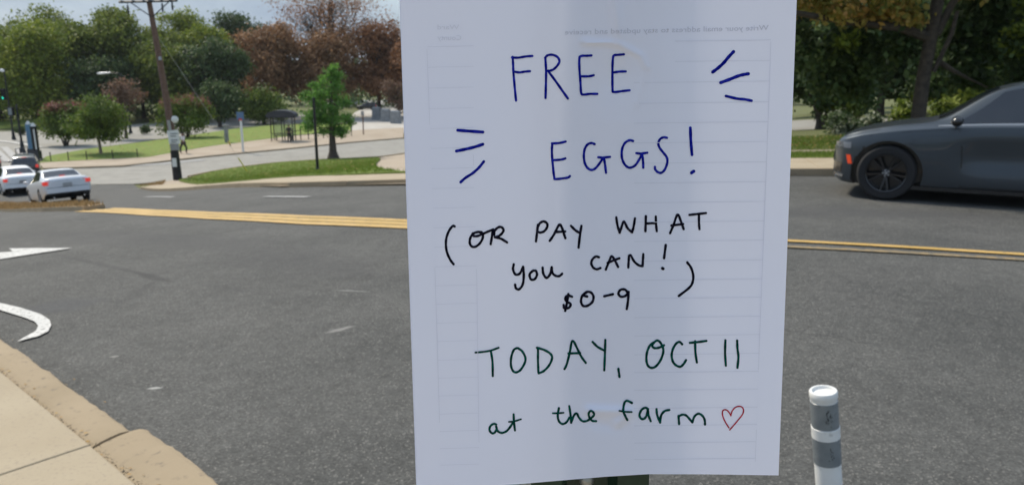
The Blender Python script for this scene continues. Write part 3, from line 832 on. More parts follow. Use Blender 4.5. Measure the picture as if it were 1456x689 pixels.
word('small red heart after farm', 'ink_red', 870, 550, 7.28, 1.7, [
 [(1212, 418), (1175, 360), (1149, 300), (1145, 252), (1165, 232), (1195, 240), (1220, 270), (1232, 294)], [(1232, 292), (1245, 247), (1280, 207), (1330, 197), (1361, 225), (1355, 275), (1310, 335), (1260, 395), (1220, 440)]])
# print on the far side showing through: ruled table and two mirrored headings
pr = MB()
ys_r = [57, 86, 115.4, 144.8, 172.9, 201, 230, 258, 286, 313.7, 341, 369, 396, 422, 449, 475, 501.7, 527, 552.3, 578, 602.6, 627, 650.5]
for i, y in enumerate(ys_r):
    xr = np.interp(y, [57, 150, 290, 650], [1096, 1092.5, 1087.5, 1074]); xl = np.interp(y, [75, 400, 620], [608, 620, 626])
    x0 = 902 if 1 < i else 960
    pr_pts = [(x0 + (xr - x0) * k / 8, y + (xr - (x0 + (xr - x0) * k / 8)) * .012) for k in range(9)]
    stroke(pr, pr_pts, .8, .00012, True)
    x2 = np.interp(y, [220, 400, 620], [673, 678, 681])
    stroke(pr, [(xl, y + 10), ((xl + x2) / 2, y + 9.2), (x2, y + 8.4)], .6, .00012, True)
stroke(pr, [(1096, 60), (1093, 150), (1087.5, 290), (1080, 480), (1074, 655)], .8, .00012, True)
stroke(pr, [(607, 70), (610, 150), (619, 400), (625, 600)], .7, .00012, True)
stroke(pr, [(673, 220), (678, 400), (681, 628)], .7, .00012, True)
o = pr.build('ruled_lines', 'print_through', sheet); o['kind'] = 'stuff'; o['label'] = 'faint ruled table printed on the back, showing through'
def mirrored(txt, xr, y, hpx, wpx_total, slope, mat='print_through_dark'):
    cu = bpy.data.curves.new('t', 'FONT'); cu.body = txt; cu.resolution_u = 2; cu.offset = .008
    ob = bpy.data.objects.new('t', cu); COL.objects.link(ob)
    bpy.context.view_layer.update()
    me = bpy.data.meshes.new_from_object(ob.evaluated_get(bpy.context.evaluated_depsgraph_get()))
    bpy.data.objects.remove(ob)
    xs = [v.co.x for v in me.vertices]; w0, w1 = min(xs), max(xs)
    for v in me.vertices:
        fx = (v.co.x - w0) / (w1 - w0) * wpx_total
        X_ = xr - fx; Y_ = y - v.co.y * hpx + fx * slope
        v.co = sheet_pt(X_, Y_, .00015) - pb
    me.flip_normals() if hasattr(me, 'flip_normals') else None
    o = link('printed_heading', me, mat, sheet); o['label'] = 'faint mirrored heading showing through from the back'
mirrored('Write your email address to stay updated and receive', 1093, 43, 10.5, 290, .022)
mirrored('Ward', 653, 42, 9.5, 31, .0, 'print_through')
mirrored('County', 656, 57, 9.5, 34, .0, 'print_through')

# post behind the sheet
lean = (sheet_pt(840, 20) - sheet_pt(840, 660)).normalized(); lean.x = 0; lean.normalize()
pc = Vector((0, 0, EYE)) + ray(839, 676) * .4575
foot_t = (pc.z - .1) / lean.z
foot = pc - lean * foot_t
post = empty('sign_post', foot)
tag(post, 'dark green steel channel post standing behind the white paper notice', 'sign post')
ax = Vector((1, 0, 0)); az = lean; ay = az.cross(ax).normalized()
if ay.y < 0: ay = -ay
M3 = Matrix((ax, ay, az)).transposed()
hw = 168 / 2 / FPX * .4575
prof = [(-hw, 0), (-hw + .0195, 0), (-hw + .0235, .016), (hw - .0235, .016), (hw - .0195, 0), (hw, 0), (hw, .003), (hw - .0165, .003), (hw - .0205, .0195), (-hw + .0205, .0195), (-hw + .0165, .003), (-hw, .003)]
mb = MB()
Hh = 2.6
vs = [M3 @ Vector((x, y, z)) for z in (0, Hh) for x, y in prof]
n = len(prof)
mb.add(vs, [(i, (i + 1) % n, (i + 1) % n + n, i + n) for i in range(n)] + [tuple(range(n))[::-1], tuple(range(n, 2 * n))])
mb.build('channel', 'post_green', post)
mb = MB()
k = 0
while k < 95:                                  # punched holes, an inch apart
    zc = foot_t - 1.27 + k * .0254 + .0127
    if 0 < zc < Hh and abs(zc - foot_t) > .02:
        mb.lathe([(0.0, 0), (.0042, 0)], 10, M=Matrix.Translation(M3 @ Vector((0, .0157, zc))) @ M3.to_4x4() @ Matrix.Rotation(R(90), 4, 'X'))
    k += 1
mb.build('punched_holes', 'scuff', post)['kind'] = 'stuff'
_e = M3.inverted() @ (Vector((0, 0, EYE)) - foot); _d = M3.inverted() @ ray(834.5, 683.5)
bc = _e + _d * ((.0105 - _e.y) / _d.y)
for dz in (0, -.30, .5):
    mb = MB()
    Mb = Matrix.Translation(M3 @ Vector((bc.x, .0158, bc.z + dz))) @ M3.to_4x4() @ Matrix.Rotation(R(90), 4, 'X')
    mb.lathe([(.0050, 0), (.0050, .0030), (.0047, .0042), (.0035, .0056), (.0018, .0064), (0, .0066)], 20, M=Mb)
    mb.build('bolt_head', 'zinc', post, smooth=True)

# ------------------------------------------------------------------ bollard
bz = empty('flexible_bollard', (1.062, 2.13, .012), rot=(0, R(-8.5), 0))
tag(bz, 'white plastic lane post with two scuffed grey reflective bands, leaning on the asphalt', 'bollard')
r_ = .0405
H0 = .672
mb = MB(); mb.lathe([(0, H0 - .009), (r_ * .76, H0 - .009), (r_ * .79, H0 - .006), (r_ * .82, H0), (r_ * .97, H0), (r_ * 1.03, H0 - .004), (r_ * 1.03, H0 - .020), (r_ * .985, H0 - .024), (r_ * .985, H0 - .035), (r_, 0.03)], 40); mb.build('tube', 'bollard_white', bz, smooth=True)
for z1, z0, q in ((H0 - .033, H0 - .118, 1.012), (H0 - .157, H0 - .243, 1.03)):
    mb = MB(); mb.lathe([(r_ * .99, z1 + .0005), (r_ * q, z1), (r_ * q, z0), (r_ * .99, z0 - .0005)], 40); mb.build('reflective_band', 'reflective_grey', bz, smooth=True)
mb = MB(); mb.lathe([(r_ * 1.0, H0 - .119), (r_ * 1.05, H0 - .120), (r_ * 1.05, H0 - .155), (r_ * 1.0, H0 - .156)], 40); mb.build('collar', 'bollard_white', bz, smooth=True)
mb = MB(); mb.lathe([(0, .0), (.10, 0), (.10, .012), (.085, .03), (.05, .04), (.045, .06), (.0405, .06)], 32); mb.build('base', 'black_rubber', bz, smooth=True)
mb = MB(); rs = random.Random(3)
for k in range(26):                           # rubber scuffs on the bands
    a = R(-92 + rs.gauss(-4, 8)); zz = (H0 - .05 - k * .0028) if k < 16 else H0 - .178 - (k - 16) * .0045
    for q in range(2):
        a2 = a + (rs.gauss(0, .05)); L_ = rs.uniform(.001, .0045); w2 = rs.uniform(.01, .045)
        rr = r_ * 1.036
        mb.add([(rr * math.cos(a2), rr * math.sin(a2), zz - L_), (rr * math.cos(a2 + w2), rr * math.sin(a2 + w2), zz - L_ * .4), (rr * math.cos(a2 + w2 * .6), rr * math.sin(a2 + w2 * .6), zz + L_), (rr * math.cos(a2 - .01), rr * math.sin(a2 - .01), zz + L_ * .5)], [(0, 1, 2, 3)])
o = mb.build('scuff_marks', 'scuff', bz); o['kind'] = 'stuff'

# ------------------------------------------------------------------ cars
def curve(tab):
    xs = [a for a, b in tab]; ys = [b for a, b in tab]
    def f_(x):
        if x <= xs[0]: return ys[0]
        if x >= xs[-1]: return ys[-1]
        i = max(k for k in range(len(xs)) if xs[k] <= x); i = min(i, len(xs) - 2)
        def sl_(k):
            if k <= 0 or k >= len(xs) - 1: return (ys[min(k + 1, len(xs) - 1)] - ys[max(k - 1, 0)]) / (xs[min(k + 1, len(xs) - 1)] - xs[max(k - 1, 0)])
            a = (ys[k] - ys[k - 1]) / (xs[k] - xs[k - 1]); b = (ys[k + 1] - ys[k]) / (xs[k + 1] - xs[k])
            return 0 if a * b <= 0 else 2 * a * b / (a + b)
        h_ = xs[i + 1] - xs[i]; t_ = (x - xs[i]) / h_; m0, m1 = sl_(i) * h_, sl_(i + 1) * h_
        return (2 * t_**3 - 3 * t_**2 + 1) * ys[i] + (t_**3 - 2 * t_**2 + t_) * m0 + (-2 * t_**3 + 3 * t_**2) * ys[i + 1] + (t_**3 - t_**2) * m1
    return f_
class Car:
    def __init__(s, zs, zc, W, zb, axles, rt, arch, tumble=.42, scallop=None):
        s.zs, s.zc, s.W, s.zb = curve(zs), curve(zc), curve(W), curve(zb)
        s.x0, s.x1 = W[0][0], W[-1][0]; s.ax = axles; s.rt = rt; s.arch = arch; s.tumble = tumble; s.sc = scallop
    def half(s, x):
        W, zs, zc, zb = s.W(x), s.zs(x), s.zc(x), s.zb(x)
        yr = .90 * W - s.tumble * max(zc - zs, 0) - .02
        i = 0
        if s.sc: i = s.sc * smooth(1.05, .55, x) * smooth(-1.2, -.6, x)
        dz = zs - zb
        return [(0, zb), (.80 * W, zb), (.93 * W, zb + .012), (.972 * W, zb + .05), (.988 * W, zb + .13), (.992 * W - i * .3, zb + .30 * dz), (W - i, zb + .42 * dz), (W - i * 1.2, zb + .58 * dz), (W - i * .15, zb + .76 * dz), (.992 * W, zb + .88 * dz), (.972 * W, zs - .018), (.945 * W, zs),
                (.915 * W, zs + .012), (.9 * W * .55 + yr * .45, zs + .012 + (zc - .03 - zs) * .45), (yr + .012, zc - .055 if zc - zs > .12 else zs + (zc - zs) * .7), (yr - .02, zc - .028 if zc - zs > .12 else zs + (zc - zs) * .82), (yr * .75, zc - .010), (yr * .4, zc), (0, zc + .004)]
    def side(s, x, t_, off=.005):
        """point on the side glass plane: t 0 at the belt, 1 under the roof rail"""
        h = s.half(x); a, b = Vector(h[12]), Vector(h[14])
        p = a + (b - a) * t_
        q = a + (Vector(h[13]) - a) * (t_ / .45) if t_ < .45 else Vector(h[13]) + (b - Vector(h[13])) * ((t_ - .45) / .55)
        d = (b - a).normalized(); nrm = Vector((d.y, -d.x))
        q = q + nrm * off
        return Vector((x, q.x, q.y))
    def flank(s, x, z, off=.003):
        h = s.half(x)
        for i in range(3, 11):
            if h[i][1] <= z <= h[i + 1][1]:
                k = (z - h[i][1]) / (h[i + 1][1] - h[i][1] + 1e-9)
                return Vector((x, h[i][0] + (h[i + 1][0] - h[i][0]) * k + off, z))
        return Vector((x, s.W(x) + off, z))
    def top(s, x, v, off=.005):
        h = s.half(x); pts = [Vector(h[i]) for i in (18, 17, 16, 15)]
        k = abs(v) * 2.999; i = int(k); p = pts[i] + (pts[i + 1] - pts[i]) * (k - i)
        e = .02; dz = (s.zc(x + e) - s.zc(x - e)) / (2 * e); l_ = math.hypot(1, dz)
        return Vector((x - dz / l_ * off, p.x * (1 if v >= 0 else -1), p.y + off / l_))
def grid_patch(mb, fn, nu, nv, mi=0, both=False):
    for sg in ((1, -1) if both else (1,)):
        vs = []
        for i in range(nu + 1):
            for j in range(nv + 1):
                p = fn(i / nu, j / nv); vs.append((p.x, p.y * sg, p.z))
        fs = []
        for i in range(nu):
            for j in range(nv):
                a = i * (nv + 1) + j
                q = (a, a + 1, a + nv + 2, a + nv + 1)
                fs.append(q if sg > 0 else q[::-1])
        mb.add(vs, fs, mi)
def car_body(car, paint, parent, nst=90):
    xs = [car.x0 + (car.x1 - car.x0) * (.5 - .5 * math.cos(math.pi * (.06 + .88 * i / (nst - 1)))) for i in range(nst)]
    xs[0] = car.x0; xs[-1] = car.x1
    sec = []
    for x in xs:
        h = car.half(x); full = [(y, z) for y, z in h] + [(-y, z) for y, z in h[-2:0:-1]]
        sec.append(full)
    n = len(sec[0]); vs = [(x, y, z) for x, s_ in zip(xs, sec) for y, z in s_]
    fs = []
    for i in range(nst - 1):
        for k in range(n):
            a, b = i * n + k, i * n + (k + 1) % n
            fs.append((a, a + n, b + n, b))
    fs.append(tuple(range(n))); fs.append(tuple((nst - 1) * n + k for k in range(n))[::-1])
    mb = MB(); mb.add(vs, fs)
    tmp = mb.build('tmp_body', [paint, 'gloss_black'])
    bm = bmesh.new(); bm.from_mesh(tmp.data); bmesh.ops.recalc_face_normals(bm, faces=bm.faces); bm.to_mesh(tmp.data); bm.free()
    for axl in car.ax:
        for sg in (1, -1):
            c = MB(); c.lathe([(0, -.3), (car.arch, -.3), (car.arch, .3), (0, .3)], 40, M=Matrix.Translation((axl, sg * (car.W(axl) + .02), car.rt - .005)) @ Matrix.Rotation(R(90), 4, 'X'))
            co = c.build('tmp_cut', 'gloss_black')
            bm = bmesh.new(); bm.from_mesh(co.data); bmesh.ops.remove_doubles(bm, verts=bm.verts, dist=1e-5); bmesh.ops.recalc_face_normals(bm, faces=bm.faces); bm.to_mesh(co.data); bm.free()
            md = tmp.modifiers.new('b', 'BOOLEAN'); md.object = co; md.operation = 'DIFFERENCE'; md.solver = 'EXACT'
    bpy.context.view_layer.update()
    me = bpy.data.meshes.new_from_object(tmp.evaluated_get(bpy.context.evaluated_depsgraph_get()))
    for o in [x for x in COL.objects if x.name.startswith('tmp_')]: bpy.data.objects.remove(o)
    me.materials.clear()
    for p in me.polygons:
        c = p.center; dark = 0
        for axl in car.ax:
            if math.hypot(c.x - axl, c.z - car.rt) < car.arch + .012 and abs(c.y) < car.W(axl) - .03: dark = 1
        if c.z < car.zb(c.x) + .008: dark = 1
        p.material_index = dark; p.use_smooth = True
    me.name = 'body'; me.set_sharp_from_angle(angle=R(28))
    o = link('body', me, [paint, 'gloss_black'], parent)
    KIDS.setdefault(parent.name, []).append(o)
    return o
def wheel(parent, x, y, r, sg, rimmat, spokes=5, wid=.23, double=True):
    w_ = empty('wheel', (x, y, r)); w_.parent = parent; KIDS.setdefault(parent.name, []).append(w_)
    Mx = Matrix.Rotation(R(90) * -sg, 4, 'X')       # local +z points outwards
    mb = MB(); h_ = wid / 2; ri = r * .70
    mb.lathe([(ri, -h_), (r * .93, -h_), (r * .985, -h_ * .8), (r, -h_ * .5), (r, h_ * .5), (r * .985, h_ * .8), (r * .93, h_), (r * .8, h_ * 1.03), (ri, h_ * .95), (ri, -h_)], 40, M=Mx)
    mb.build('tyre', 'tyre', w_, smooth=True)
    mb = MB()
    mb.lathe([(ri, h_ * .95), (ri * .97, h_ * .98), (ri * .93, h_ * .8), (ri * .9, -h_ * .6), (0, -h_ * .6)], 40, M=Mx, mi=1)
    mb.lathe([(ri * 1.0, h_ * .96), (ri * .985, h_ * 1.05), (ri * .93, h_ * 1.0), (ri * .92, h_ * .8)], 40, M=Mx)
    mb.lathe([(r * .15, h_ * .3), (r * .14, h_ * .8), (r * .06, h_ * .88), (0, h_ * .88)], 20, M=Mx)
    for k in range(spokes):
        for dd in ((-.14, .14) if double else (0,)):
            a0 = 2 * math.pi * k / spokes + .3; a1 = a0 + dd * 1.35
            p0 = Vector((math.cos(a0 + dd * .5) * r * .10, math.sin(a0 + dd * .5) * r * .10, h_ * .78)); p1 = Vector((math.cos(a1) * ri * .95, math.sin(a1) * ri * .95, h_ * .9))
            d = (p1 - p0).normalized(); sd_ = Vector((-d.y, d.x, 0)).normalized(); up = Vector((0, 0, 1))
            vs = []
            for p, ww in ((p0, r * .055), (p1, r * .045)):
                vs += [p + sd_ * ww - up * .03, p - sd_ * ww - up * .03, p - sd_ * ww * .6, p + sd_ * ww * .6]
            mb.add([Mx @ v for v in vs], [(0, 1, 5, 4), (1, 2, 6, 5), (2, 3, 7, 6), (3, 0, 4, 7), (4, 5, 6, 7), (3, 2, 1, 0)])
    mb.build('rim', [rimmat, 'gloss_black'], w_, smooth=True)
    mb = MB()
    mb.lathe([(0, h_ * .9), (r * .05, h_ * .9), (r * .055, h_ * .8)], 12, M=Mx)
    for k in range(5):
        a0 = 2 * math.pi * k / 5
        mb.lathe([(0, h_ * .86), (.011, h_ * .86), (.012, h_ * .6)], 8, M=Mx @ Matrix.Translation((math.cos(a0) * r * .1, math.sin(a0) * r * .1, 0)))
    mb.build('hub_cap', 'grey_metal', w_)
def seam(mb, car, pts, wd=.010, both=True):
    """dark shut line along (x, z) points on the flank"""
    for sg in (1, -1):
        vs = []
        for i, (x, z) in enumerate(pts):
            a, b = pts[max(i - 1, 0)], pts[min(i + 1, len(pts) - 1)]
            d = math.hypot(b[0] - a[0], b[1] - a[1]); nx_, nz_ = -(b[1] - a[1]) / d * wd / 2, (b[0] - a[0]) / d * wd / 2
            for q in (1, -1):
                p = car.flank(x + nx_ * q, z + nz_ * q, .0025); vs.append((p.x, p.y * sg, p.z))
        mb.add(vs, [((2 * i, 2 * i + 1, 2 * i + 3, 2 * i + 2) if sg > 0 else (2 * i, 2 * i + 2, 2 * i + 3, 2 * i + 1)) for i in range(len(pts) - 1)])
def side_glass(car, parent, rows, name='side_window'):
    """rows: list of (t, x_rear, x_front) from belt to roof"""
    ts = [r[0] for r in rows]
    for sg in (1, -1):
        mb = MB()
        def fn(u, v):
            xr = np.interp(v, ts, [r[1] for r in rows]); xf = np.interp(v, ts, [r[2] for r in rows])
            p = car.side(xr + (xf - xr) * u, .04 + v * .92, .006); return Vector((p.x, p.y * sg, p.z))
        grid_patch(mb, (lambda u, v: fn(u, v)) if sg < 0 else (lambda u, v: fn(1 - u, v)), 24, 8)
        mb.build(name, 'car_glass', parent, smooth=True)
def top_glass(car, parent, name, x0, x1, w0=.93, w1=.9):
    mb = MB(); grid_patch(mb, lambda u, v: car.top(x0 + (x1 - x0) * u, (v * 2 - 1) * (w0 + (w1 - w0) * u), .006), 14, 16)
    mb.build(name, 'car_glass', parent, smooth=True)
def flank_patch(name, car, parent, pts_fn, mat, nu=8, nv=4, off=.006):
    for sg in (1, -1):
        mb = MB(); grid_patch(mb, lambda u, v: (lambda x, z: Vector((car.flank(x, z, off).x, car.flank(x, z, off).y * sg, z)))(*pts_fn(u if sg < 0 else 1 - u, v)), nu, nv)
        mb.build(name, mat, parent, smooth=True)
def mirror(parent, car, x, mat):
    for sg in (1, -1):
        z = car.zs(x) + .07; y = car.W(x)
        mb = MB()
        Mm = Matrix.Translation((x, sg * (y + .09), z)) @ Matrix.Diagonal((.075, .11, .065, 1))
        mb.lathe([(math.cos(a) * 1, math.sin(a)) for a in np.linspace(-math.pi / 2, math.pi / 2, 9)], 14, M=Mm)
        mb.tube([(x, sg * (y - .06), z - .05), (x, sg * (y + .05), z - .02)], .02, 6)
        mb.build('wing_mirror', mat, parent, smooth=True)

def muscle_sedan():
    car = Car(zs=[(-2.5, .93), (-2.2, 1.03), (-1.3, 1.05), (0, 1.03), (.9, 1.0), (1.5, .945), (1.95, .875), (2.2, .80), (2.32, .72), (2.36, .66)],
              zc=[(-2.5, .95), (-2.3, 1.10), (-1.85, 1.15), (-1.6, 1.18), (-1.0, 1.45), (-.5, 1.55), (.1, 1.56), (.42, 1.50), (1.17, 1.07), (1.3, 1.045), (1.62, 1.0), (2.0, .915), (2.22, .835), (2.31, .755), (2.36, .68)],
              W=[(-2.5, .74), (-2.4, .86), (-2.0, .93), (-1.4, .955), (0, .935), (1.0, .94), (1.6, .95), (2.0, .91), (2.2, .83), (2.30, .66), (2.36, .50)],
              zb=[(-2.5, .36), (-2.3, .24), (-1.9, .17), (1.9, .17), (2.2, .19), (2.36, .25)],
              axles=(1.66, -1.39), rt=.362, arch=.432, scallop=.045)
    t_ = empty('dark_grey_sedan', (0, 0, 0))
    car_body(car, 'paint_dark_grey', t_, 110)
    side_glass(car, t_, [(0, -1.45, 1.03), (.4, -1.30, .80), (.75, -1.05, .58), (1, -.85, .44)])
    top_glass(car, t_, 'windscreen', .48, 1.12, .72, .70); top_glass(car, t_, 'rear_window', -1.0, -1.56)
    for sg in (1, -1):
        mb = MB(); grid_patch(mb, lambda u, v: (lambda p: Vector((p.x, p.y * sg, p.z)))(car.side(-1.5 + 2.62 * (u if sg < 0 else 1 - u), -.10 + .13 * v, .008)), 24, 1); mb.build('window_trim', 'grey_metal', t_, smooth=True)
    mb = MB(); seam(mb, car, [(.80, .24), (.81, .5), (.83, .75), (.88, .95)]); seam(mb, car, [(-.22, .24), (-.22, .6), (-.24, .97)]); seam(mb, car, [(-1.02, .45), (-1.12, .7), (-1.2, .98)])
    seam(mb, car, [(.80, .235), (.3, .23), (-.2, .23), (-.8, .235)])
    seam(mb, car, [(2.20, .76), (1.9, .845), (1.5, .912), (1.05, .95)], .005)
    mb.build('shut_lines', 'gloss_black', t_)['kind'] = 'stuff'
    flank_patch('headlight', car, t_, lambda u, v: (2.12 + u * .22, .665 + .01 * u + v * (.085 - .02 * u)), 'headlamp')
    flank_patch('side_marker', car, t_, lambda u, v: (2.09 + u * .055 + v * .03, .46 + v * .12), 'amber_red')
    flank_patch('bumper_lip', car, t_, lambda u, v: (2.20 + u * .14, .27 + v * .035), 'chrome')
    flank_patch('lower_grille', car, t_, lambda u, v: (2.22 + u * .12, .33 + v * .13), 'gloss_black')
    mb = MB(); mb.box((2.355, 0, .52), (.03, .96, .12)); mb.build('grille', 'gloss_black', t_)
    flank_patch('tail_light', car, t_, lambda u, v: (-2.46 + u * .16, .83 + v * .1), 'tail_red')
    for sg in (1, -1):
        mb = MB(); mb.box((-.10, sg * (car.W(-.1) + .012), .90), (.2, .025, .03)); mb.build('door_handle', 'paint_dark_grey', t_)
        mb = MB(); mb.box((-1.03, sg * (car.W(-1) + .012), .92), (.2, .025, .03)); mb.build('door_handle', 'paint_dark_grey', t_)
    for sg in (1, -1):
        mb = MB(); mb.box((.30, sg * (car.W(0) - .045), .185), (2.1, .05, .05)); mb.build('side_sill', 'gloss_black', t_)
    mirror(t_, car, .92, 'gloss_black')
    for x in car.ax:
        for sg in (1, -1): wheel(t_, x, sg * (car.W(x) - .115), .362, sg, 'gloss_black')
    return t_
def family_sedan(paint, name):
    car = Car(zs=[(-2.4, .88), (-2.25, .98), (-1.3, .98), (0, .93), (.9, .91), (1.5, .86), (2.0, .76), (2.3, .66), (2.42, .58)],
              zc=[(-2.4, .92), (-2.3, 1.06), (-1.9, 1.10), (-1.65, 1.12), (-.95, 1.38), (-.3, 1.455), (.25, 1.45), (.55, 1.38), (1.2, .99), (1.4, .96), (1.9, .86), (2.25, .73), (2.42, .62)],
              W=[(-2.4, .80), (-2.3, .87), (-1.9, .90), (0, .915), (1.6, .905), (2.1, .85), (2.3, .72), (2.42, .5)],
              zb=[(-2.4, .44), (-2.2, .38), (-1.7, .20), (1.8, .18), (2.2, .2), (2.42, .27)],
              axles=(1.42, -1.35), rt=.325, arch=.37)
    t_ = empty(name, (0, 0, 0))
    car_body(car, paint, t_, 70)
    side_glass(car, t_, [(0, -1.5, 1.05), (.4, -1.3, .82), (.8, -1.05, .60), (1, -.8, .5)])
    top_glass(car, t_, 'windscreen', .6, 1.18); top_glass(car, t_, 'rear_window', -.98, -1.62)
    mb = MB(); seam(mb, car, [(.9, .25), (.9, .6), (.95, .9)], .01); seam(mb, car, [(-.15, .25), (-.15, .9)], .01); seam(mb, car, [(-1.0, .45), (-1.1, .9)], .01); mb.build('shut_lines', 'gloss_black', t_)['kind'] = 'stuff'
    for sg in (1, -1):
        mb = MB(); vs = []
        mb.box((-2.365, sg * .70, .87), (.08, .24, .16), M=Matrix.Rotation(sg * R(9), 3, 'Z'), taper=.9)
        mb.box((-2.29, sg * .845, .875), (.22, .06, .15), taper=.8)
        mb.build('tail_light', 'tail_red', t_)
    mb = MB(); mb.box((-2.408, 0, .80), (.02, .52, .11)); mb.build('plate_recess', paint, t_)
    mb = MB(); mb.box((-2.425, 0, .77), (.014, .33, .16)); mb.build('number_plate', 'grey_metal', t_)
    mb = MB(); mb.box((-2.42, 0, .675), (.02, 1.5, .012)); mb.box((-2.412, 0, .955), (.012, 1.3, .012)); mb.build('boot_seam', 'gloss_black', t_)['kind'] = 'stuff'
    mb = MB(); mb.box((-2.385, 0, .56), (.13, 1.55, .20), taper=.97); mb.build('rear_bumper', paint, t_)
    mb = MB(); mb.box((-2.39, 0, .43), (.10, 1.4, .07)); mb.build('bumper_skirt', 'gloss_black', t_)
    mb = MB(); P = car.top(-1.5, 0, .02); mb.box((-1.60, 0, 1.15), (.05, .2, .03)); mb.build('brake_light', 'tail_red', t_)
    for sg in (1, -1):
        mb = MB(); mb.lathe([(0, 0), (.035, 0), (.035, .12)], 10, M=Matrix.Translation((-2.42, sg * .55, .27)) @ Matrix.Rotation(R(90), 4, 'Y')); mb.build('exhaust_pipe', 'chrome', t_)
        mb = MB(); mb.box((2.30, sg * .62, .66), (.18, .25, .1), taper=.8); mb.build('headlight', 'headlamp', t_)
    mirror(t_, car, .85, paint)
    for x in car.ax:
        for sg in (1, -1): wheel(t_, x, sg * (car.W(x) - .11), .325, sg, 'grey_metal', 7, .2, False)
    return t_
def suv(paint, name):
    car = Car(zs=[(-2.35, .98), (-2.2, 1.08), (0, 1.04), (.9, 1.02), (1.5, .99), (2.0, .92), (2.25, .8), (2.35, .7)],
              zc=[(-2.35, 1.05), (-2.28, 1.2), (-2.0, 1.58), (-1.7, 1.69), (0, 1.72), (.3, 1.69), (.6, 1.55), (1.1, 1.15), (1.3, 1.10), (1.9, 1.02), (2.25, .88), (2.35, .74)],
              W=[(-2.35, .84), (-2.2, .92), (0, .94), (1.6, .935), (2.1, .88), (2.35, .62)],
              zb=[(-2.35, .42), (-2.1, .28), (1.9, .26), (2.35, .34)], axles=(1.42, -1.35), rt=.37, arch=.42, tumble=.28)
    t_ = empty(name, (0, 0, 0))
    car_body(car, paint, t_, 60)
    side_glass(car, t_, [(0, -1.9, 1.0), (.5, -1.8, .7), (1, -1.7, .45)])
    top_glass(car, t_, 'windscreen', .45, 1.08); top_glass(car, t_, 'rear_window', -1.95, -2.24, .85, .85)
    for sg in (1, -1):
        mb = MB(); mb.box((-2.30, sg * .76, 1.0), (.12, .2, .22), taper=.85); mb.build('tail_light', 'tail_red', t_)
    mb = MB(); mb.box((-1.98, 0, 1.62), (.05, .3, .03)); mb.build('brake_light', 'tail_red', t_)
    mb = MB(); mb.box((-2.36, 0, .85), (.012, .31, .15)); mb.build('number_plate', 'number_plate', t_)
    mb = MB(); mb.box((-2.33, 0, .5), (.14, 1.6, .16), taper=.95); mb.build('rear_bumper', 'gloss_black', t_)
    mirror(t_, car, .85, paint)
    for x in car.ax:
        for sg in (1, -1): wheel(t_, x, sg * (car.W(x) - .12), .37, sg, 'grey_metal', 5, .22, False)
    return t_
def place_car(t_, p, head, dz=.0):
    """p plan position, head = heading angle; pitched and rolled to the hill"""
    f_ = Vector((math.cos(head), math.sin(head))); s_ = Vector((-f_.y, f_.x)); e = 1.3
    zf, zr = g(*(p + f_ * e)), g(*(p - f_ * e)); zl, zr2 = g(*(p + s_ * .8)), g(*(p - s_ * .8))
    X_ = Vector((f_.x * 2 * e, f_.y * 2 * e, zf - zr)).normalized(); Y_ = Vector((s_.x * 1.6, s_.y * 1.6, zl - zr2)).normalized()
    Z_ = X_.cross(Y_).normalized(); Y_ = Z_.cross(X_)
    t_.rotation_euler = Matrix((X_, Y_, Z_)).transposed().to_euler()
    t_.location = (p.x, p.y, (zf + zr) / 2 + .014 + dz)

# dark sedan: front wheel contact seen at pixel (1261, 284)
ms = muscle_sedan()
hd = R(150.5)
f_ = Vector((math.cos(hd), math.sin(hd))); left = Vector((-f_.y, f_.x))
cw = gp(1256, 284.5)
place_car(ms, cw - f_ * 1.66 - left * .84, hd)
tag(ms, 'dark grey muscle sedan with black wheels and tinted windows passing on the right', 'car')

sil = family_sedan('paint_silver', 'silver_sedan')
hd2 = math.atan2(.80, -.60)
def by_rear(t_, x, y, hd, back, side_):
    f2 = Vector((math.cos(hd), math.sin(hd))); l2 = Vector((-f2.y, f2.x))
    place_car(t_, gp(x, y) + f2 * back + l2 * side_, hd)
by_rear(sil, 126, 284.5, R(131), 1.40, .85)
tag(sil, 'silver sedan with lit brake lights, last in the queue beside the median', 'car')
whi = family_sedan('paint_white', 'white_sedan')
by_rear(whi, 57, 273.5, R(131), 1.40, .85)
tag(whi, 'white sedan with lit brake lights, directly ahead of the silver sedan', 'car')
sv = suv('paint_black', 'black_suv')
sv.scale = (.86,) * 3
by_rear(sv, 58, 253, hd2 - R(5), 1.20, .75)
tag(sv, 'black sport utility vehicle seen behind the roof of the white sedan', 'car')
s2 = copy_tree(sv)
by_rear(s2, 5, 246, hd2, 1.4, .85); s2.name = 'black_suv'
tag(s2, 'dark vehicle cut off by the left edge of the photo, only its red lamps showing', 'car')
# car park
for (x, y, hd3, src, lab) in [(522, 156.5, R(175), sv, 'black vehicle parked under the rust-brown tree'), (508, 149.5, R(170), whi, 'white sedan parked behind the black vehicle in the car park'),
                              (560, 147.5, R(20), sil, 'silver sedan in the car park nearest the left edge of the paper')]:
    c = copy_tree(src); place_car(c, gp(x, y), hd3); tag(c, lab, 'car')
    for ch in KIDS.get(c.name, []):
        pass

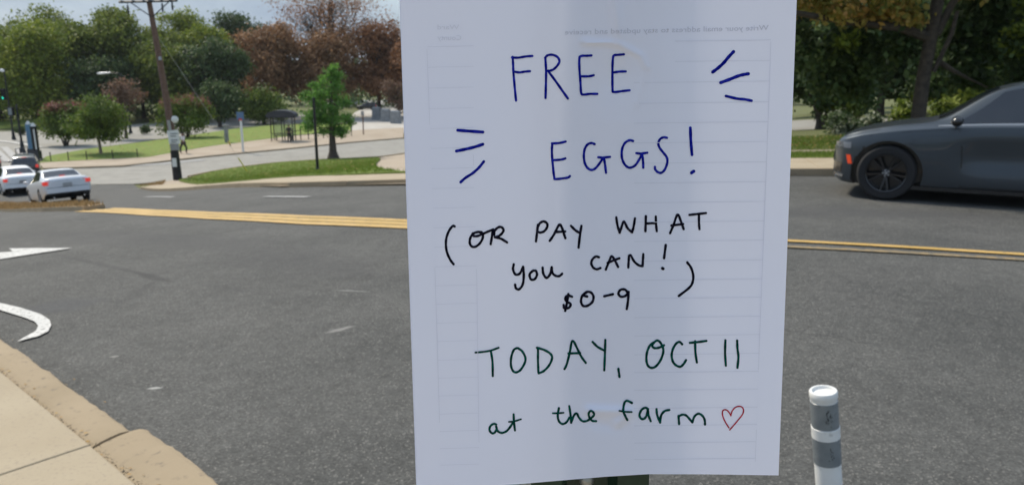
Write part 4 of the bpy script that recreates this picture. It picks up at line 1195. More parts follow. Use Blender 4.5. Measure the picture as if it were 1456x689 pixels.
# ------------------------------------------------------------------ vegetation
def leaf_mesh(name, blobs, nleaf, size, mat, seed, shell=.55, flat=.5, clump=True, top_tint=0):
    rg = np.random.default_rng(seed)
    B = np.array([[*b[:3], b[3], b[4] if len(b) > 4 else b[3]] for b in blobs], float)
    wt = B[:, 3] ** 2; wt /= wt.sum()
    # clumps on each blob, leaves round each clump
    nc = max(20, nleaf // 26)
    bi = rg.choice(len(B), nc, p=wt)
    d = rg.normal(size=(nc, 3)); d /= np.linalg.norm(d, axis=1)[:, None]
    rr = shell + (1 - shell) * rg.random(nc) ** .6
    C = B[bi, :3] + d * rr[:, None] * np.stack([B[bi, 3], B[bi, 3], B[bi, 4]], 1)
    ctint = rg.random(nc)
    li = rg.integers(0, nc, nleaf)
    cs = (B[bi, 3] * .20 + size)[li]
    P = C[li] + rg.normal(size=(nleaf, 3)) * cs[:, None] * np.array([1, 1, .7]) * .75
    out_ = d[li]
    nrm = rg.normal(size=(nleaf, 3)) * .8 + out_ * .6 + np.array([0, 0, flat]); nrm /= np.linalg.norm(nrm, axis=1)[:, None]
    a = np.cross(nrm, rg.normal(size=(nleaf, 3))); a /= np.linalg.norm(a, axis=1)[:, None]; b = np.cross(nrm, a)
    sz = size * rg.uniform(.6, 1.35, nleaf)
    V = np.empty((nleaf, 4, 3))
    V[:, 0] = P - a * sz[:, None] * .6; V[:, 1] = P + b * sz[:, None] * .36 - a * sz[:, None] * .05 - nrm * sz[:, None] * .08
    V[:, 2] = P + a * sz[:, None] * .6; V[:, 3] = P - b * sz[:, None] * .36 - a * sz[:, None] * .05 - nrm * sz[:, None] * .08
    me = bpy.data.meshes.new(name)
    me.vertices.add(nleaf * 4); me.loops.add(nleaf * 4); me.polygons.add(nleaf)
    me.vertices.foreach_set('co', V.reshape(-1)); me.loops.foreach_set('vertex_index', np.arange(nleaf * 4))
    me.polygons.foreach_set('loop_start', np.arange(0, nleaf * 4, 4))
    at = me.attributes.new('tint', 'FLOAT', 'FACE')
    tint = np.clip(.02 + .78 * ctint[li] ** 1.3 + .22 * rg.random(nleaf), 0, 1)
    at.data.foreach_set('value', tint.astype(np.float32))
    me.update(); me.validate()
    me.materials.append(MATS[mat])
    return me
def blobs_for(w_, h_, n, seed, zc, tall=1.0):
    rs = random.Random(seed); o = []
    for i in range(n):
        a = rs.uniform(0, 6.283); r = w_ / 2 * math.sqrt(rs.random()) * .68
        z = rs.uniform(-.5, .5)
        k = math.sqrt(max(0, 1 - (z * 1.75) ** 2)) * .75 + .25
        br = w_ * rs.uniform(.15, .26)
        o.append((math.cos(a) * r * k, math.sin(a) * r * k, zc + z * h_ * .74, br, br * .85 * tall))
    return o
def limb_mesh(mb, blobs, trunk_h, r0, seed, crown_bot):
    rs = random.Random(seed)
    for b in blobs[:14]:
        st = Vector((0, 0, trunk_h * rs.uniform(.55, 1.0)))
        e = Vector(b[:3]); m_ = (st + e) / 2 + Vector((rs.uniform(-.4, .4), rs.uniform(-.4, .4), .25 * (e - st).length * .4))
        mb.tube([st, m_, e], [r0 * .42, r0 * .26, r0 * .08], 5, cap=False)
TREE_CACHE = {}
def tree(name, p, height, w_, crown_bot, mat, label, group=None, seed=1, nleaf=5000, size=.28, nb=16, trunk_r=None, bark='bark', shell=.5, base_z=None, stems=1, cat='tree', key=None, zscale=1, extra=None):
    t_ = empty(name, gz(p) if base_z is None else Vector((p[0], p[1], base_z)))
    tag(t_, label, cat, group)
    r0 = trunk_r or height * .022
    ch = height - crown_bot
    bl = blobs_for(w_, ch, nb, seed, crown_bot + ch / 2)
    # always a top and a low blob so that the outline reaches its height
    bl[0] = (0, 0, height - w_ * .16, w_ * .17, w_ * .15); bl[1] = (w_ * .12, 0, height - w_ * .3, w_ * .24, w_ * .2)
    me = leaf_mesh('crown', bl, nleaf, size, mat, seed, shell)
    o = bpy.data.objects.new('crown', me); COL.objects.link(o); o.parent = t_
    if extra:
        e_ = leaf_mesh('crown', [(b[0], b[1], b[2] + b[4] * .55, b[3] * .8, b[4] * .45) for b in bl if b[2] > crown_bot + ch * .5], extra[1], size * .8, extra[0], seed + 50, .7)
        o2 = bpy.data.objects.new('blossom', e_); COL.objects.link(o2); o2.parent = t_
    mb = MB(); rs = random.Random(seed + 9)
    th = crown_bot + ch * .45
    if stems == 1:
        b1 = rs.uniform(-.02, .02) * height
        mb.tube([(0, 0, -.15), (0, 0, .06 * height), (b1 * .5, b1, th * .5), (b1, 0, th), (0, 0, height * .86)], [r0 * 1.6, r0 * 1.08, r0 * .9, r0 * .62, r0 * .12], 9)
    else:
        for k in range(stems):
            a = 6.28 * k / stems + rs.random(); q = w_ * .20
            mb.tube([(math.cos(a) * .1, math.sin(a) * .1, -.1), (math.cos(a) * q * .45, math.sin(a) * q * .45, th * .45), (math.cos(a) * q, math.sin(a) * q, th)], [r0, r0 * .8, r0 * .5], 7)
    limb_mesh(mb, bl, th, r0, seed, crown_bot)
    mb.build('trunk', bark, t_, smooth=True)
    return t_
def tpx(name, x, yb, yt, wpx, ycb, mat, label, **k):
    """tree given by its photo extent: foot (x, yb), top yt, crown width, underside of crown"""
    p = gp(x, yb); s_ = ppm(p)
    return tree(name, p, (yb - yt) / s_ * 1.0, wpx / s_, (yb - ycb) / s_, mat, label, **k)
G1 = 'trees beyond the back street'
BT = [  # x, foot, top, width, crown underside, material, label
 (-70, 176, 30, 150, 165, 'leaf_green', 'green tree standing left of the photo edge'),
 (2, 172, 42, 95, 150, 'leaf_green', 'leafy green tree at the left edge behind the lamp heads'),
 (58, 178, 42, 125, 158, 'leaf_olive', 'broad yellow-green tree behind the traffic signal'),
 (72, 166, 8, 118, 120, 'leaf_green', 'tall loose-crowned tree rising behind the broad yellow-green tree'),
 (122, 174, 34, 90, 150, 'leaf_green', 'mid green tree between the broad yellow-green tree and the tall round green tree'),
 (228, 170, 44, 84, 140, 'leaf_green', 'green tree directly behind the upper part of the utility pole'),
 (296, 168, 40, 80, 130, 'leaf_olive', 'olive tree over the dark low-crowned tree right of the pole'),
 (175, 172, 20, 112, 130, 'leaf_green', 'tall round green tree left of the utility pole'),
 (205, 168, 55, 95, 135, 'leaf_dark', 'dark green tree right behind the utility pole'),
 (150, 176, 95, 100, 150, 'leaf_dark', 'low dark tree behind the cobra-head street lamp'),
 (272, 166, 24, 70, 110, 'leaf_olive', 'yellowish tree with a narrow top just right of the utility pole'),
 (255, 173, 72, 110, 150, 'leaf_green', 'wide green tree behind the guy wires'),
 (312, 174, 66, 88, 150, 'leaf_dark', 'dark low-crowned tree right of the guy wires'),
 (348, 164, 24, 84, 120, 'leaf_dark', 'tall dark green tree left of the brown tree'),
 (400, 170, 40, 100, 140, 'leaf_brown', 'brown-leaved tree behind the bus shelter'),
 (462, 168, 48, 120, 135, 'leaf_brown', 'broad brown tree behind the bright green young tree'),
 (540, 166, 40, 110, 132, 'leaf_rust', 'rust-orange tree beside the left edge of the paper'),
 (610, 168, 45, 110, 135, 'leaf_rust', 'rust-orange tree hidden behind the paper'),
 (700, 165, 30, 140, 150, 'leaf_green', 'green tree hidden behind the paper on its left'),
 (820, 165, 20, 150, 150, 'leaf_dark', 'dark tree hidden behind the middle of the paper'),
 (940, 165, 20, 150, 150, 'leaf_green', 'green tree hidden behind the paper on its right')]
for i, (x, yb, yt, wp, yc, mt, lab) in enumerate(BT):
    sparse = 'narrow top' in lab or 'loose-crowned' in lab
    tpx('background_tree', x, yb, yt, wp, yc, mt, lab, group=G1, seed=20 + i, nleaf=7500 if sparse else 17000, size=.36, nb=13 if sparse else 20, shell=.55, bark='bark')
# brownish bare-topped tree against the sky
p = gp(478, 165); s_ = ppm(p)
bt = tree('bare_crowned_tree', p, 186 / s_, 190 / s_, 112 / s_, 'leaf_rust', 'tall thin-leaved reddish tree whose twigs stand against the sky', seed=91, nleaf=8000, size=.26, nb=40, bark='bark', trunk_r=.3)
mb = MB(); rs = random.Random(4)
def twig(a, d, l_, r, n):
    b = a + d * l_
    mb.tube([a, (a + b) / 2 + Vector((rs.uniform(-.1, .1), rs.uniform(-.1, .1), rs.uniform(-.05, .1))) * l_, b], [r, r * .8, r * .6], 4, cap=False)
    if n:
        for k in range(3):
            d2 = (d + Vector((rs.uniform(-.75, .75), rs.uniform(-.75, .75), rs.uniform(-.3, .5)))).normalized()
            twig(a + (b - a) * rs.uniform(.55, 1), d2, l_ * .68, r * .58, n - 1)
for k in range(9):
    a = k * .7
    twig(Vector((0, 0, 8.5 + k * .35)), Vector((math.cos(a), math.sin(a), .75)).normalized(), 3.9, .16, 4)
o = mb.build('twigs', 'bark', bt)
# understory and flowering trees
tpx('crape_myrtle', 94, 207, 148, 66, 192, 'leaf_crape', 'small red-tipped flowering tree nearest the blue pylons', group='small trees on the back lawn', seed=41, nleaf=5500, size=.22, nb=16, stems=4, trunk_r=.08, extra=('leaf_crape_bloom', 1300))
tpx('crape_myrtle', 144, 221, 138, 88, 200, 'leaf_crape', 'small round tree on the lawn between the red-tipped tree and the utility pole', group='small trees on the back lawn', seed=42, nleaf=7500, size=.20, nb=18, trunk_r=.12, bark='pale_bark')
tpx('crape_myrtle', 266, 197, 145, 76, 186, 'leaf_crape', 'small red-tipped flowering tree just right of the utility pole', group='small trees on the back lawn', seed=43, nleaf=5500, size=.22, nb=16, stems=4, trunk_r=.08, extra=('leaf_crape_bloom', 1500))
tpx('leafless_tree', 180, 197, 118, 66, 165, 'leaf_bare', 'purplish-brown thin tree behind the round lawn tree', seed=44, nleaf=2600, size=.22, nb=14, trunk_r=.15)
tpx('lawn_tree', 313, 181, 118, 64, 166, 'leaf_dark', 'dark tree with a bare forked trunk left of the bus stop pole', group='small trees on the back lawn', seed=45, nleaf=5500, size=.28, nb=14, trunk_r=.22)
tpx('lawn_tree', 376, 177, 128, 76, 170, 'leaf_crape', 'spreading olive tree behind the bus shelter roof', group='small trees on the back lawn', seed=46, nleaf=5500, size=.28, nb=14, trunk_r=.2)
tpx('lawn_tree', 566, 172, 118, 50, 160, 'leaf_bare', 'thin brown tree over the grey blocks beside the paper', seed=47, nleaf=2200, size=.25, nb=10, trunk_r=.14)
# the young bright green tree: layered, uneven, loose
p = gp(474, 226); s_ = ppm(p)
yt_ = empty('young_green_tree', gz(p, .1)); tag(yt_, 'young bright green feathery tree standing on the corner lawn', 'tree')
def yb_(x, y, r, rz=None, dy=0): return ((x - 474) * .88 / s_, dy, (226 - y) / s_, r / s_, (rz or r * .55) / s_)
ybl = [yb_(481, 102, 9, 9), yb_(474, 112, 14, 10), yb_(486, 114, 12, 10), yb_(462, 122, 14, 8, .5), yb_(482, 128, 17, 11), yb_(450, 127, 10, 5), yb_(460, 137, 17, 8, -.6), yb_(485, 143, 16, 9, .5), yb_(440, 142, 12, 6), yb_(436, 137, 8, 4), yb_(452, 152, 18, 9, .6), yb_(476, 158, 18, 10, -.5), yb_(497, 150, 9, 5),
       yb_(448, 166, 22, 8), yb_(432, 172, 12, 5, .4), yb_(424, 160, 6, 4), yb_(470, 173, 22, 9), yb_(493, 169, 18, 6, -.4), yb_(504, 176, 9, 4), yb_(478, 186, 20, 8, .5), yb_(440, 180, 16, 6, -.4), yb_(488, 192, 11, 5), yb_(462, 190, 12, 5)]
me = leaf_mesh('crown', [(b[0], b[1], b[2], b[3] * .74, b[4] * .7) for b in ybl], 10500, .14, 'leaf_bright', 5, .35)
o = bpy.data.objects.new('crown', me); COL.objects.link(o); o.parent = yt_
mb = MB(); mb.tube([(0, 0, -.1), (0, 0, .15), (0, 0, .5), (0, 0, 1.8), (.05, 0, 4.5), (.2, 0, 6.6)], [.52, .42, .30, .22, .12, .04], 10)
for b in ybl[3:]: mb.tube([(0, 0, b[2] - .3), tuple(b[:3])], [.05, .012], 4, cap=False)
mb.build('trunk', 'bark', yt_, smooth=True)
# far wood that closes the view
def wood(name, pts, h0, h1, r, seed, n, size, mat, label):
    rs = random.Random(seed); bl = []
    for (x, y) in pts:
        zz = g(x, y)
        for k in range(5):
            bl.append((x + rs.uniform(-r, r), y + rs.uniform(-r, r), zz + rs.uniform(.5, 1) * 0 + (k + .4) / 5 * rs.uniform(h0, h1), r * rs.uniform(.7, 1.1), r * rs.uniform(.6, .9)))
    me = leaf_mesh(name, bl, n, size, mat, seed, .5)
    o = bpy.data.objects.new(name, me); COL.objects.link(o); tag(o, label, 'wood', kind='stuff')
wood('distant_wood', [(x, 178 + 14 * math.sin(x * .05)) for x in range(-200, 250, 9)], 9, 13, 7, 3, 60000, .8, 'leaf_dark', 'dark distant wood closing the view behind the single trees')
wood('undergrowth', [(x, 118 + 6 * math.sin(x * .09)) for x in range(-170, -44, 5)], 3.5, 5.5, 3.2, 8, 30000, .5, 'leaf_dark', 'dark undergrowth beneath the trees beyond the back street')
for i, (x, y) in enumerate([(120, 196), (165, 193), (205, 189), (238, 187), (28, 190)]):
    tpx('shrub', x, y + 2, y - 9, 15, y + 1, 'leaf_dark', ['low dark shrub at the lawn edge, furthest left of its row', 'low dark shrub behind the round lawn tree', 'rounded dark shrub left of the utility pole', 'rounded dark shrub touching the utility pole', 'low shrub beside the signal pole'][i], group='shrubs along the back street', seed=60 + i, nleaf=500, size=.2, nb=5, trunk_r=.04, cat='shrub')

# right-hand trees
bigp = gp(1306, 210)
bg_ = empty('shade_tree', gz(bigp, .08)); tag(bg_, 'large shade tree with a dark straight trunk standing behind the dark grey sedan', 'tree')
s_ = ppm(bigp)
def rb(x, y, r, rz=None, dy=0): return ((x - 1306) / s_, dy, (210 - y) / s_, r / s_, (rz or r * .7) / s_)
mb = MB()
def P3(x, y, dy=0): return ((x - 1306) / s_ , dy, (210 - y) / s_)
mb.tube([P3(1299, 214), P3(1300, 195), P3(1301, 120), P3(1305, 60), P3(1310, -10), P3(1330, -140)], [.21, .165, .15, .14, .13, .06], 12)
mb.tube([P3(1312, 60), P3(1328, 20), P3(1370, -50), P3(1420, -120)], [.10, .085, .07, .03], 8)
mb.tube([P3(1308, 66), P3(1260, 50), P3(1200, 44), P3(1130, 38, -.5), P3(1060, 30, -1)], [.13, .10, .085, .07, .04], 8)
mb.tube([P3(1318, 95), P3(1345, 110), P3(1380, 118, .5), P3(1430, 132, 1)], [.07, .05, .04, .02], 6)
mb.tube([P3(1311, 110, -.1), P3(1326, 60, -.2), P3(1330, 30, -.2)], [.05, .05, .04], 6)
mb.build('trunk', 'bark', bg_, smooth=True)
rs = random.Random(12)
upper = [rb(rs.uniform(1060, 1620), rs.uniform(-220, -30), rs.uniform(35, 70), None, rs.uniform(-2.5, 3)) for _ in range(40)]
me = leaf_mesh('crown', upper, 26000, .16, 'leaf_dark', 33, .4); o = bpy.data.objects.new('crown', me); COL.objects.link(o); o.parent = bg_
aut = [rb(x, y, r, r * .55, dy) for x, y, r, dy in [(1145, 8, 26, 0), (1185, 15, 28, .5), (1225, 8, 26, -.5), (1265, 14, 24, .3), (1160, 30, 20, -.4), (1200, 34, 18, .2), (1270, 38, 14, 0), (1100, 15, 30, 0), (1365, 4, 14, 0), (1345, -8, 20, 0), (1290, 44, 8, 0), (1240, 28, 18, 0)]]
me = leaf_mesh('crown', aut, 5200, .13, 'leaf_autumn', 34, .3); o = bpy.data.objects.new('autumn_foliage', me); COL.objects.link(o); o.parent = bg_
o['label'] = 'lower boughs turning orange and yellow'
low = [rb(x, y, r, r * .6, dy) for x, y, r, dy in [(1215, 68, 28, 1), (1160, 90, 26, .8), (1240, 100, 30, 1.2), (1270, 75, 22, .4), (1200, 120, 26, 1.4), (1390, 40, 36, 1), (1440, 70, 40, .5), (1370, 90, 26, 1), (1420, 120, 26, 1.5), (1150, 60, 20, 1), (1350, 130, 20, 1.2), (1480, 20, 40, 0), (1500, 110, 34, 1), (1400, 0, 34, .6), (1250, 130, 22, 1.8)]]
me = leaf_mesh('crown', low, 15000, .15, 'leaf_dark', 35, .3); o = bpy.data.objects.new('crown', me); COL.objects.link(o); o.parent = bg_
lm = [rb(x, y, r, r * .6, dy) for x, y, r, dy in [(1193, 68, 14, .2), (1418, 18, 10, -.3), (1415, 55, 10, -.3), (1425, 75, 14, 0), (1440, 100, 8, -.2), (1370, 145, 8, 0), (1340, 150, 7, 0)]]
me = leaf_mesh('crown', lm, 700, .13, 'leaf_lime', 36, .3); o = bpy.data.objects.new('young_leaves', me); COL.objects.link(o); o.parent = bg_
# second tree, leaning multi-stem, behind left
p2 = gp(1172, 186); s2_ = ppm(p2)
t2 = empty('leaning_tree', gz(p2, .1)); tag(t2, 'low dark tree with a leaning trunk beside the right edge of the paper', 'tree')
def q3(x, y, dy=0): return ((x - 1172) / s2_, dy, (186 - y) / s2_)
mb = MB(); mb.tube([q3(1172, 190), q3(1170, 175), q3(1160, 150), q3(1145, 120), q3(1140, 80)], [.34, .26, .2, .14, .05], 9); mb.tube([q3(1170, 172), q3(1185, 150), q3(1215, 120), q3(1230, 90)], [.18, .14, .1, .05], 8); mb.build('trunk', 'bark', t2, smooth=True)
bl2 = [((x - 1172) / s2_, dy, (186 - y) / s2_, r / s2_, r * .62 / s2_) for x, y, r, dy in [(1150, 105, 30, 0), (1190, 118, 28, .6), (1225, 128, 24, .8), (1135, 130, 24, .5), (1165, 142, 20, -.5), (1205, 146, 20, 0), (1240, 150, 22, 1), (1180, 85, 34, 1), (1230, 85, 34, 1.5), (1110, 90, 40, 1), (1175, 165, 12, 0)]]
me = leaf_mesh('crown', bl2, 11000, .17, 'leaf_dark', 37, .3); o = bpy.data.objects.new('crown', me); COL.objects.link(o); o.parent = t2
for i, (x, yb, yt, wp, yc, mt, lab) in enumerate([(1080, 172, -30, 170, 120, 'leaf_dark', 'dark tree behind the right half of the paper'), (1250, 166, -60, 190, 128, 'leaf_dark', 'dark tree behind the shade tree, to its left'), (1390, 168, -60, 180, 140, 'leaf_dark', 'dark tree behind the windscreen of the dark grey sedan'),
                                             (1500, 170, -50, 180, 140, 'leaf_green', 'green tree off the right edge of the photo'), (1330, 160, -20, 170, 140, 'leaf_green', 'green tree furthest back behind the shade tree'), (1170, 160, -10, 150, 135, 'leaf_green', 'green tree furthest back behind the leaning tree')]):
    tpx('roadside_tree', x, yb, yt, wp, yc, mt, lab, group='trees in the park on the right', seed=70 + i, nleaf=16000, size=.30, nb=26, shell=.35)
# shrubs under them
def bush(x, yb, yt, wp, mat, lab, seed, n=1500, size=.09, name='shrub'):
    return tpx(name, x, yb, yt, wp, yb - 2, mat, lab, seed=seed, nleaf=n, size=size, nb=9, trunk_r=.03, shell=.3, cat='shrub')
bush(1198, 196, 165, 52, 'leaf_pale', 'variegated pale shrub just left of the dark grey sedan bonnet', 81, 1500, .10)
bush(1238, 190, 168, 36, 'leaf_pale', 'smaller variegated pale shrub behind the sedan bonnet', 82, 900, .10)
bush(1276, 190, 145, 36, 'leaf_lime', 'yellow-green shrub left of the shade tree trunk', 83, 900, .12)
bush(1195, 186, 128, 60, 'leaf_green', 'green shrub beneath the leaning tree', 84, 1800, .13)
bush(1345, 186, 140, 50, 'leaf_green', 'green shrub seen over the sedan bonnet right of the trunk', 85, 1500, .13)
# grass blades on the nearest lawns and dry tufts on the median
def blades(name, region, n, h, mat, seed, hz, wid, label):
    rg = random.Random(seed); P = []
    xs = [p[0] for p in region]; ys = [p[1] for p in region]
    while len(P) < n:
        q = (rg.uniform(min(xs), max(xs)), rg.uniform(min(ys), max(ys)))
        if inside(q, region): P.append(q)
    V = np.zeros((n, 3, 3)); T = np.zeros(n, np.float32)
    for i, q in enumerate(P):
        z = g(*q) + hz; a = rg.uniform(0, 6.28); hh = h * rg.uniform(.5, 1.2)
        V[i, 0] = (q[0] - wid * math.cos(a), q[1] - wid * math.sin(a), z); V[i, 1] = (q[0] + wid * math.cos(a), q[1] + wid * math.sin(a), z)
        V[i, 2] = (q[0] + rg.gauss(0, .35) * hh, q[1] + rg.gauss(0, .35) * hh, z + hh); T[i] = rg.random()
    me = bpy.data.meshes.new(name); me.vertices.add(n * 3); me.loops.add(n * 3); me.polygons.add(n)
    me.vertices.foreach_set('co', V.reshape(-1)); me.loops.foreach_set('vertex_index', np.arange(n * 3)); me.polygons.foreach_set('loop_start', np.arange(0, n * 3, 3))
    at = me.attributes.new('tint', 'FLOAT', 'FACE'); at.data.foreach_set('value', T); me.update(); me.validate(); me.materials.append(MATS[mat])
    o = bpy.data.objects.new(name, me); COL.objects.link(o); tag(o, label, 'grass', kind='stuff')
a_, b_ = offset(fr, 2.27), offset(fr, 3.5)
blades('verge_grass_blades', a_[:4] + b_[:4][::-1], 16000, .06, 'grass_blade', 1, .13, .006, 'short bright grass in the strip behind the right sidewalk')
blades('island_grass_blades', lawn2, 40000, .07, 'grass_blade', 2, .155, .012, 'mown grass on the corner lawn')
blades('median_dry_grass', med, 9000, .09, 'dry_blade', 3, .11, .010, 'dry brown grass and weeds on the median')
a_, b_ = offset(fr, 4.4), offset(fr, 9)
blades('park_grass_blades', a_[:4] + b_[:4][::-1], 22000, .09, 'grass_blade', 4, .10, .008, 'longer dull grass below the right-hand trees')
lr = random.Random(77); lit = MB(); cnt = 0
for region, n_, sz, hz in ((lawn2, 260, .07, .17), (lawn_poly and px([(70, 232), (210, 225), (300, 209), (400, 197), (400, 184), (262, 198), (120, 216)]), 420, .10, .19), (a_[:4] + b_[:4][::-1], 500, .035, .13)):
    xs = [p[0] for p in region]; ys = [p[1] for p in region]; k = 0
    while k < n_:
        q = (lr.uniform(min(xs), max(xs)), lr.uniform(min(ys), max(ys)))
        if not inside(q, region): continue
        k += 1; a = lr.uniform(0, 6.28); z = g(*q) + hz
        lit.add([(q[0] + sz * math.cos(a + t_), q[1] + sz * math.sin(a + t_) * .6, z + lr.uniform(0, .04)) for t_ in (0, 1.6, 3.1, 4.7)], [(0, 1, 2, 3)])
tag(lit.build('fallen_leaves', 'litter'), 'dry fallen leaves scattered over the lawns', 'leaves', kind='stuff')
gl = MB()
for k in range(160):
    s_ = lr.uniform(-2, 9); q = nearpath(s_) - nrm_ * abs(lr.gauss(.03, .06)) if lr.random() < .5 else nearpath(s_) + nrm_ * (wk - abs(lr.gauss(0, .03))); hz = .016 if (q - nearpath(s_)).dot(nrm_) < 0 else .108
    a = lr.uniform(0, 6.28); sz = lr.uniform(.004, .012)
    gl.add([(q.x + sz * math.cos(a + t_), q.y + sz * math.sin(a + t_) * .6, g(q.x, q.y) + hz + lr.uniform(0, .006)) for t_ in (0, 1.6, 3.1, 4.7)], [(0, 1, 2, 3)])
tag(gl.build('gutter_leaves', 'litter'), 'dry leaf bits along the near kerb', 'leaves', kind='stuff')
nosep = px([(196, 267), (236, 259), (232, 265)])
blades('nose_weeds', nosep, 700, .12, 'dry_blade', 6, .1, .012, 'brown weeds on the nose of the corner island')

# ------------------------------------------------------------------ street furniture
# utility pole
pp = gp(253, 257); s_ = ppm(pp)
up_ = empty('utility_pole', gz(pp, .1)); tag(up_, 'brown leaning wooden utility pole with crossarm at the corner lawn', 'utility pole')
def upv(x, y, dy=0):     # a point in the pole's upright plane
    d = ray(x, y); k = (pp.y + dy) / d.y; P = Vector((d.x * k, d.y * k, EYE + d.z * k)); return P - up_.location
pts = [upv(253, 258), upv(248, 215), upv(238, 148), upv(226, 80), upv(212, 2), upv(209, -14)]
mb = MB(); mb.tube(pts, [.24, .21, .19, .17, .14, .13], 12); mb.build('shaft', 'pole_wood', up_, smooth=True)
mb = MB(); a, b = upv(169, 3, -.2), upv(252, 1, -.2)
d = (b - a); mb.tube([a, b], .075, 4); 
mb.tube([upv(186, 4, -.25), upv(215, 24, -.15)], .03, 5); mb.tube([upv(240, 3, -.25), upv(217, 24, -.15)], .03, 5)
mb.build('crossarm', 'dark_metal', up_)
for x in (172, 188, 203, 228, 240, 250):
    mb = MB(); c = upv(x, 2.5 if x < 210 else 1.5, -.2)
    mb.lathe([(0, .38), (.05, .36), (.09, .30), (.05, .28), (.09, .22), (.05, .2), (.03, .07), (.02, 0)], 10, M=Matrix.Translation(c)); mb.build('insulator', 'grey_metal', up_, smooth=True)
for x, y in ((182, 14), (231, 11), (245, 9)):
    mb = MB(); c = upv(x, y, -.2); mb.lathe([(0, .25), (.05, .22), (.06, -.1), (.03, -.25), (0, -.28)], 8, M=Matrix.Translation(c)); mb.tube([c + Vector((0, 0, .2)), c + Vector((0, 0, .5))], .02, 5); mb.build('cutout_fuse', 'dark_metal', up_, smooth=True)
mb = MB(); c = upv(227.5, 83, -.22); mb.lathe([(0, .1), (.08, .1), (.1, -.1), (0, -.1)], 8, M=Matrix.Translation(c)); mb.build('bracket', 'grey_metal', up_)
def plate(name, x, y, w0, h0, mat, parent, vfn, dy=-.3, thick=.03, rot=0):
    c = vfn(x, y, dy); mb = MB(); mb.box(c, (w0, thick, h0), M=Matrix.Rotation(rot, 3, 'Y')); return mb.build(name, mat, parent)
plate('sign_plate', 247, 195, 15.5 / s_, 19 / s_, 'white_plastic', up_, upv, rot=R(-5))
mb = MB()
for (x, y, w0) in [(247, 190, 10), (246, 193.5, 8), (248, 199, 10), (247, 202, 7)]: mb.box(upv(x, y, -.335), (w0 / s_, .006, 1.3 / s_))
mb.build('sign_lettering', 'reflective_grey', up_)['kind'] = 'stuff'
plate('meter_box', 248.5, 209, 12 / s_, 9 / s_, 'grey_metal', up_, upv)
mb = MB(); c = upv(248.5, 170, -.3); mb.lathe([(0, .05), (.16, .04), (.21, 0), (.2, -.05), (0, -.05)], 18, M=Matrix.Translation(c) @ Matrix.Rotation(R(90), 4, 'X')); mb.build('round_reflector', 'white_plastic', up_, smooth=True)
mb = MB(); mb.tube([upv(239.5, 171, -.25), upv(242, 186, -.25)], .09, 10); mb.build('conduit_cap', 'grey_metal', up_, smooth=True)
mb = MB(); mb.tube([upv(248, 214, 0), upv(253, 256.5, 0)], [.235, .262], 12); mb.build('tar_wrap', 'black_rubber', up_, smooth=True)
plate('notice_label', 248, 231, 6 / s_, 12 / s_, 'white_plastic', up_, upv, dy=-.27)
# overhead wires run over the street towards the viewer's side
for x in (172, 203, 250):
    c = upv(x, 0, -.2) + up_.location + Vector((0, 0, .3)); e = Vector((c.x + 34, -40, 10.5 + g(0, 0)))
    mb = MB(); P_ = []
    for k in range(25):
        q = k / 24; v = c.lerp(e, q); v.z -= 4 * .8 * q * (1 - q); P_.append(v)
    mb.tube(P_, .012, 4); o = mb.build('overhead_wire', 'wire')
    tag(o, {172: 'overhead wire from the left end of the crossarm', 203: 'overhead wire from the crossarm just left of the pole top', 250: 'overhead wire from the right end of the crossarm'}[x], 'wire')
# guy wires with yellow guards
for (xa, ya, gx, gy, hx, hy, lab) in [(236, 45, 353, 248, 347, 234, 'guy wire anchored on the corner lawn with a yellow guard'), (242, 38, 328, 208, 319, 190, 'guy wire anchored behind the side street with a yellow guard')]:
    gpnt = gz(gp(gx, gy), .1); top = upv(222, 48) + up_.location
    gw = empty('guy_wire', gpnt); tag(gw, lab, 'guy wire')
    mb = MB(); mb.tube([(0, 0, 0), top - gpnt], .007, 5); mb.build('cable', 'grey_metal', gw)
    dv = (top - gpnt).normalized(); mb = MB(); mb.tube([dv * .1, dv * (1.1 if gy > 220 else 1.5)], .035 if gy > 220 else .06, 8); mb.build('guard', 'yellow_plastic', gw)
# slim black pole in the corner lawn
p = gp(452, 247)
lp = empty('slim_black_pole', gz(p, .14)); tag(lp, 'slim black pole standing in the corner lawn in front of the young tree', 'pole'); s_ = ppm(p)
mb = MB(); mb.tube([(0, 0, -.1), (0, 0, (247 - 146) / s_)], [.075, .055], 10); mb.build('shaft', 'black_metal', lp, smooth=True)
mb = MB(); mb.lathe([(.11, 0), (.11, .05), (.09, .12), (.07, .14)], 12); mb.build('base_collar', 'black_metal', lp)
mb = MB(); mb.lathe([(0, .04), (.06, .03), (.065, 0)], 10, M=Matrix.Translation((0, 0, (247 - 146) / s_))); mb.build('cap', 'black_metal', lp)

def pole_at(name, x, yb, yt, r, label, cat, h=0.05, lean=0):
    p = gp(x, yb); s_ = ppm(p); t_ = empty(name, gz(p, h)); tag(t_, label, cat); H_ = (yb - yt) / s_
    mb = MB(); mb.tube([(0, 0, -.1), (lean * H_ * .5, 0, H_ * .5), (lean * H_, 0, H_)], [r, r * .85, r * .7], 10); mb.build('shaft', 'black_metal', t_, smooth=True)
    mb = MB(); mb.lathe([(r * 2.4, 0), (r * 2.3, .1), (r * 1.7, .35), (r * 1.3, .9), (r, 1.0)], 14); mb.build('base', 'black_metal', t_, smooth=True)
    return t_, s_, H_
sp_, s_, H_ = pole_at('traffic_signal', 20, 199, 104, .09, 'black traffic signal pole showing green, with twin white lamp heads', 'traffic signal', lean=0)
mb = MB()
mb.box((-.25, -.2, (199 - 136) / s_), (.34, .25, 1.15)); mb.build('signal_housing', 'black_metal', sp_)
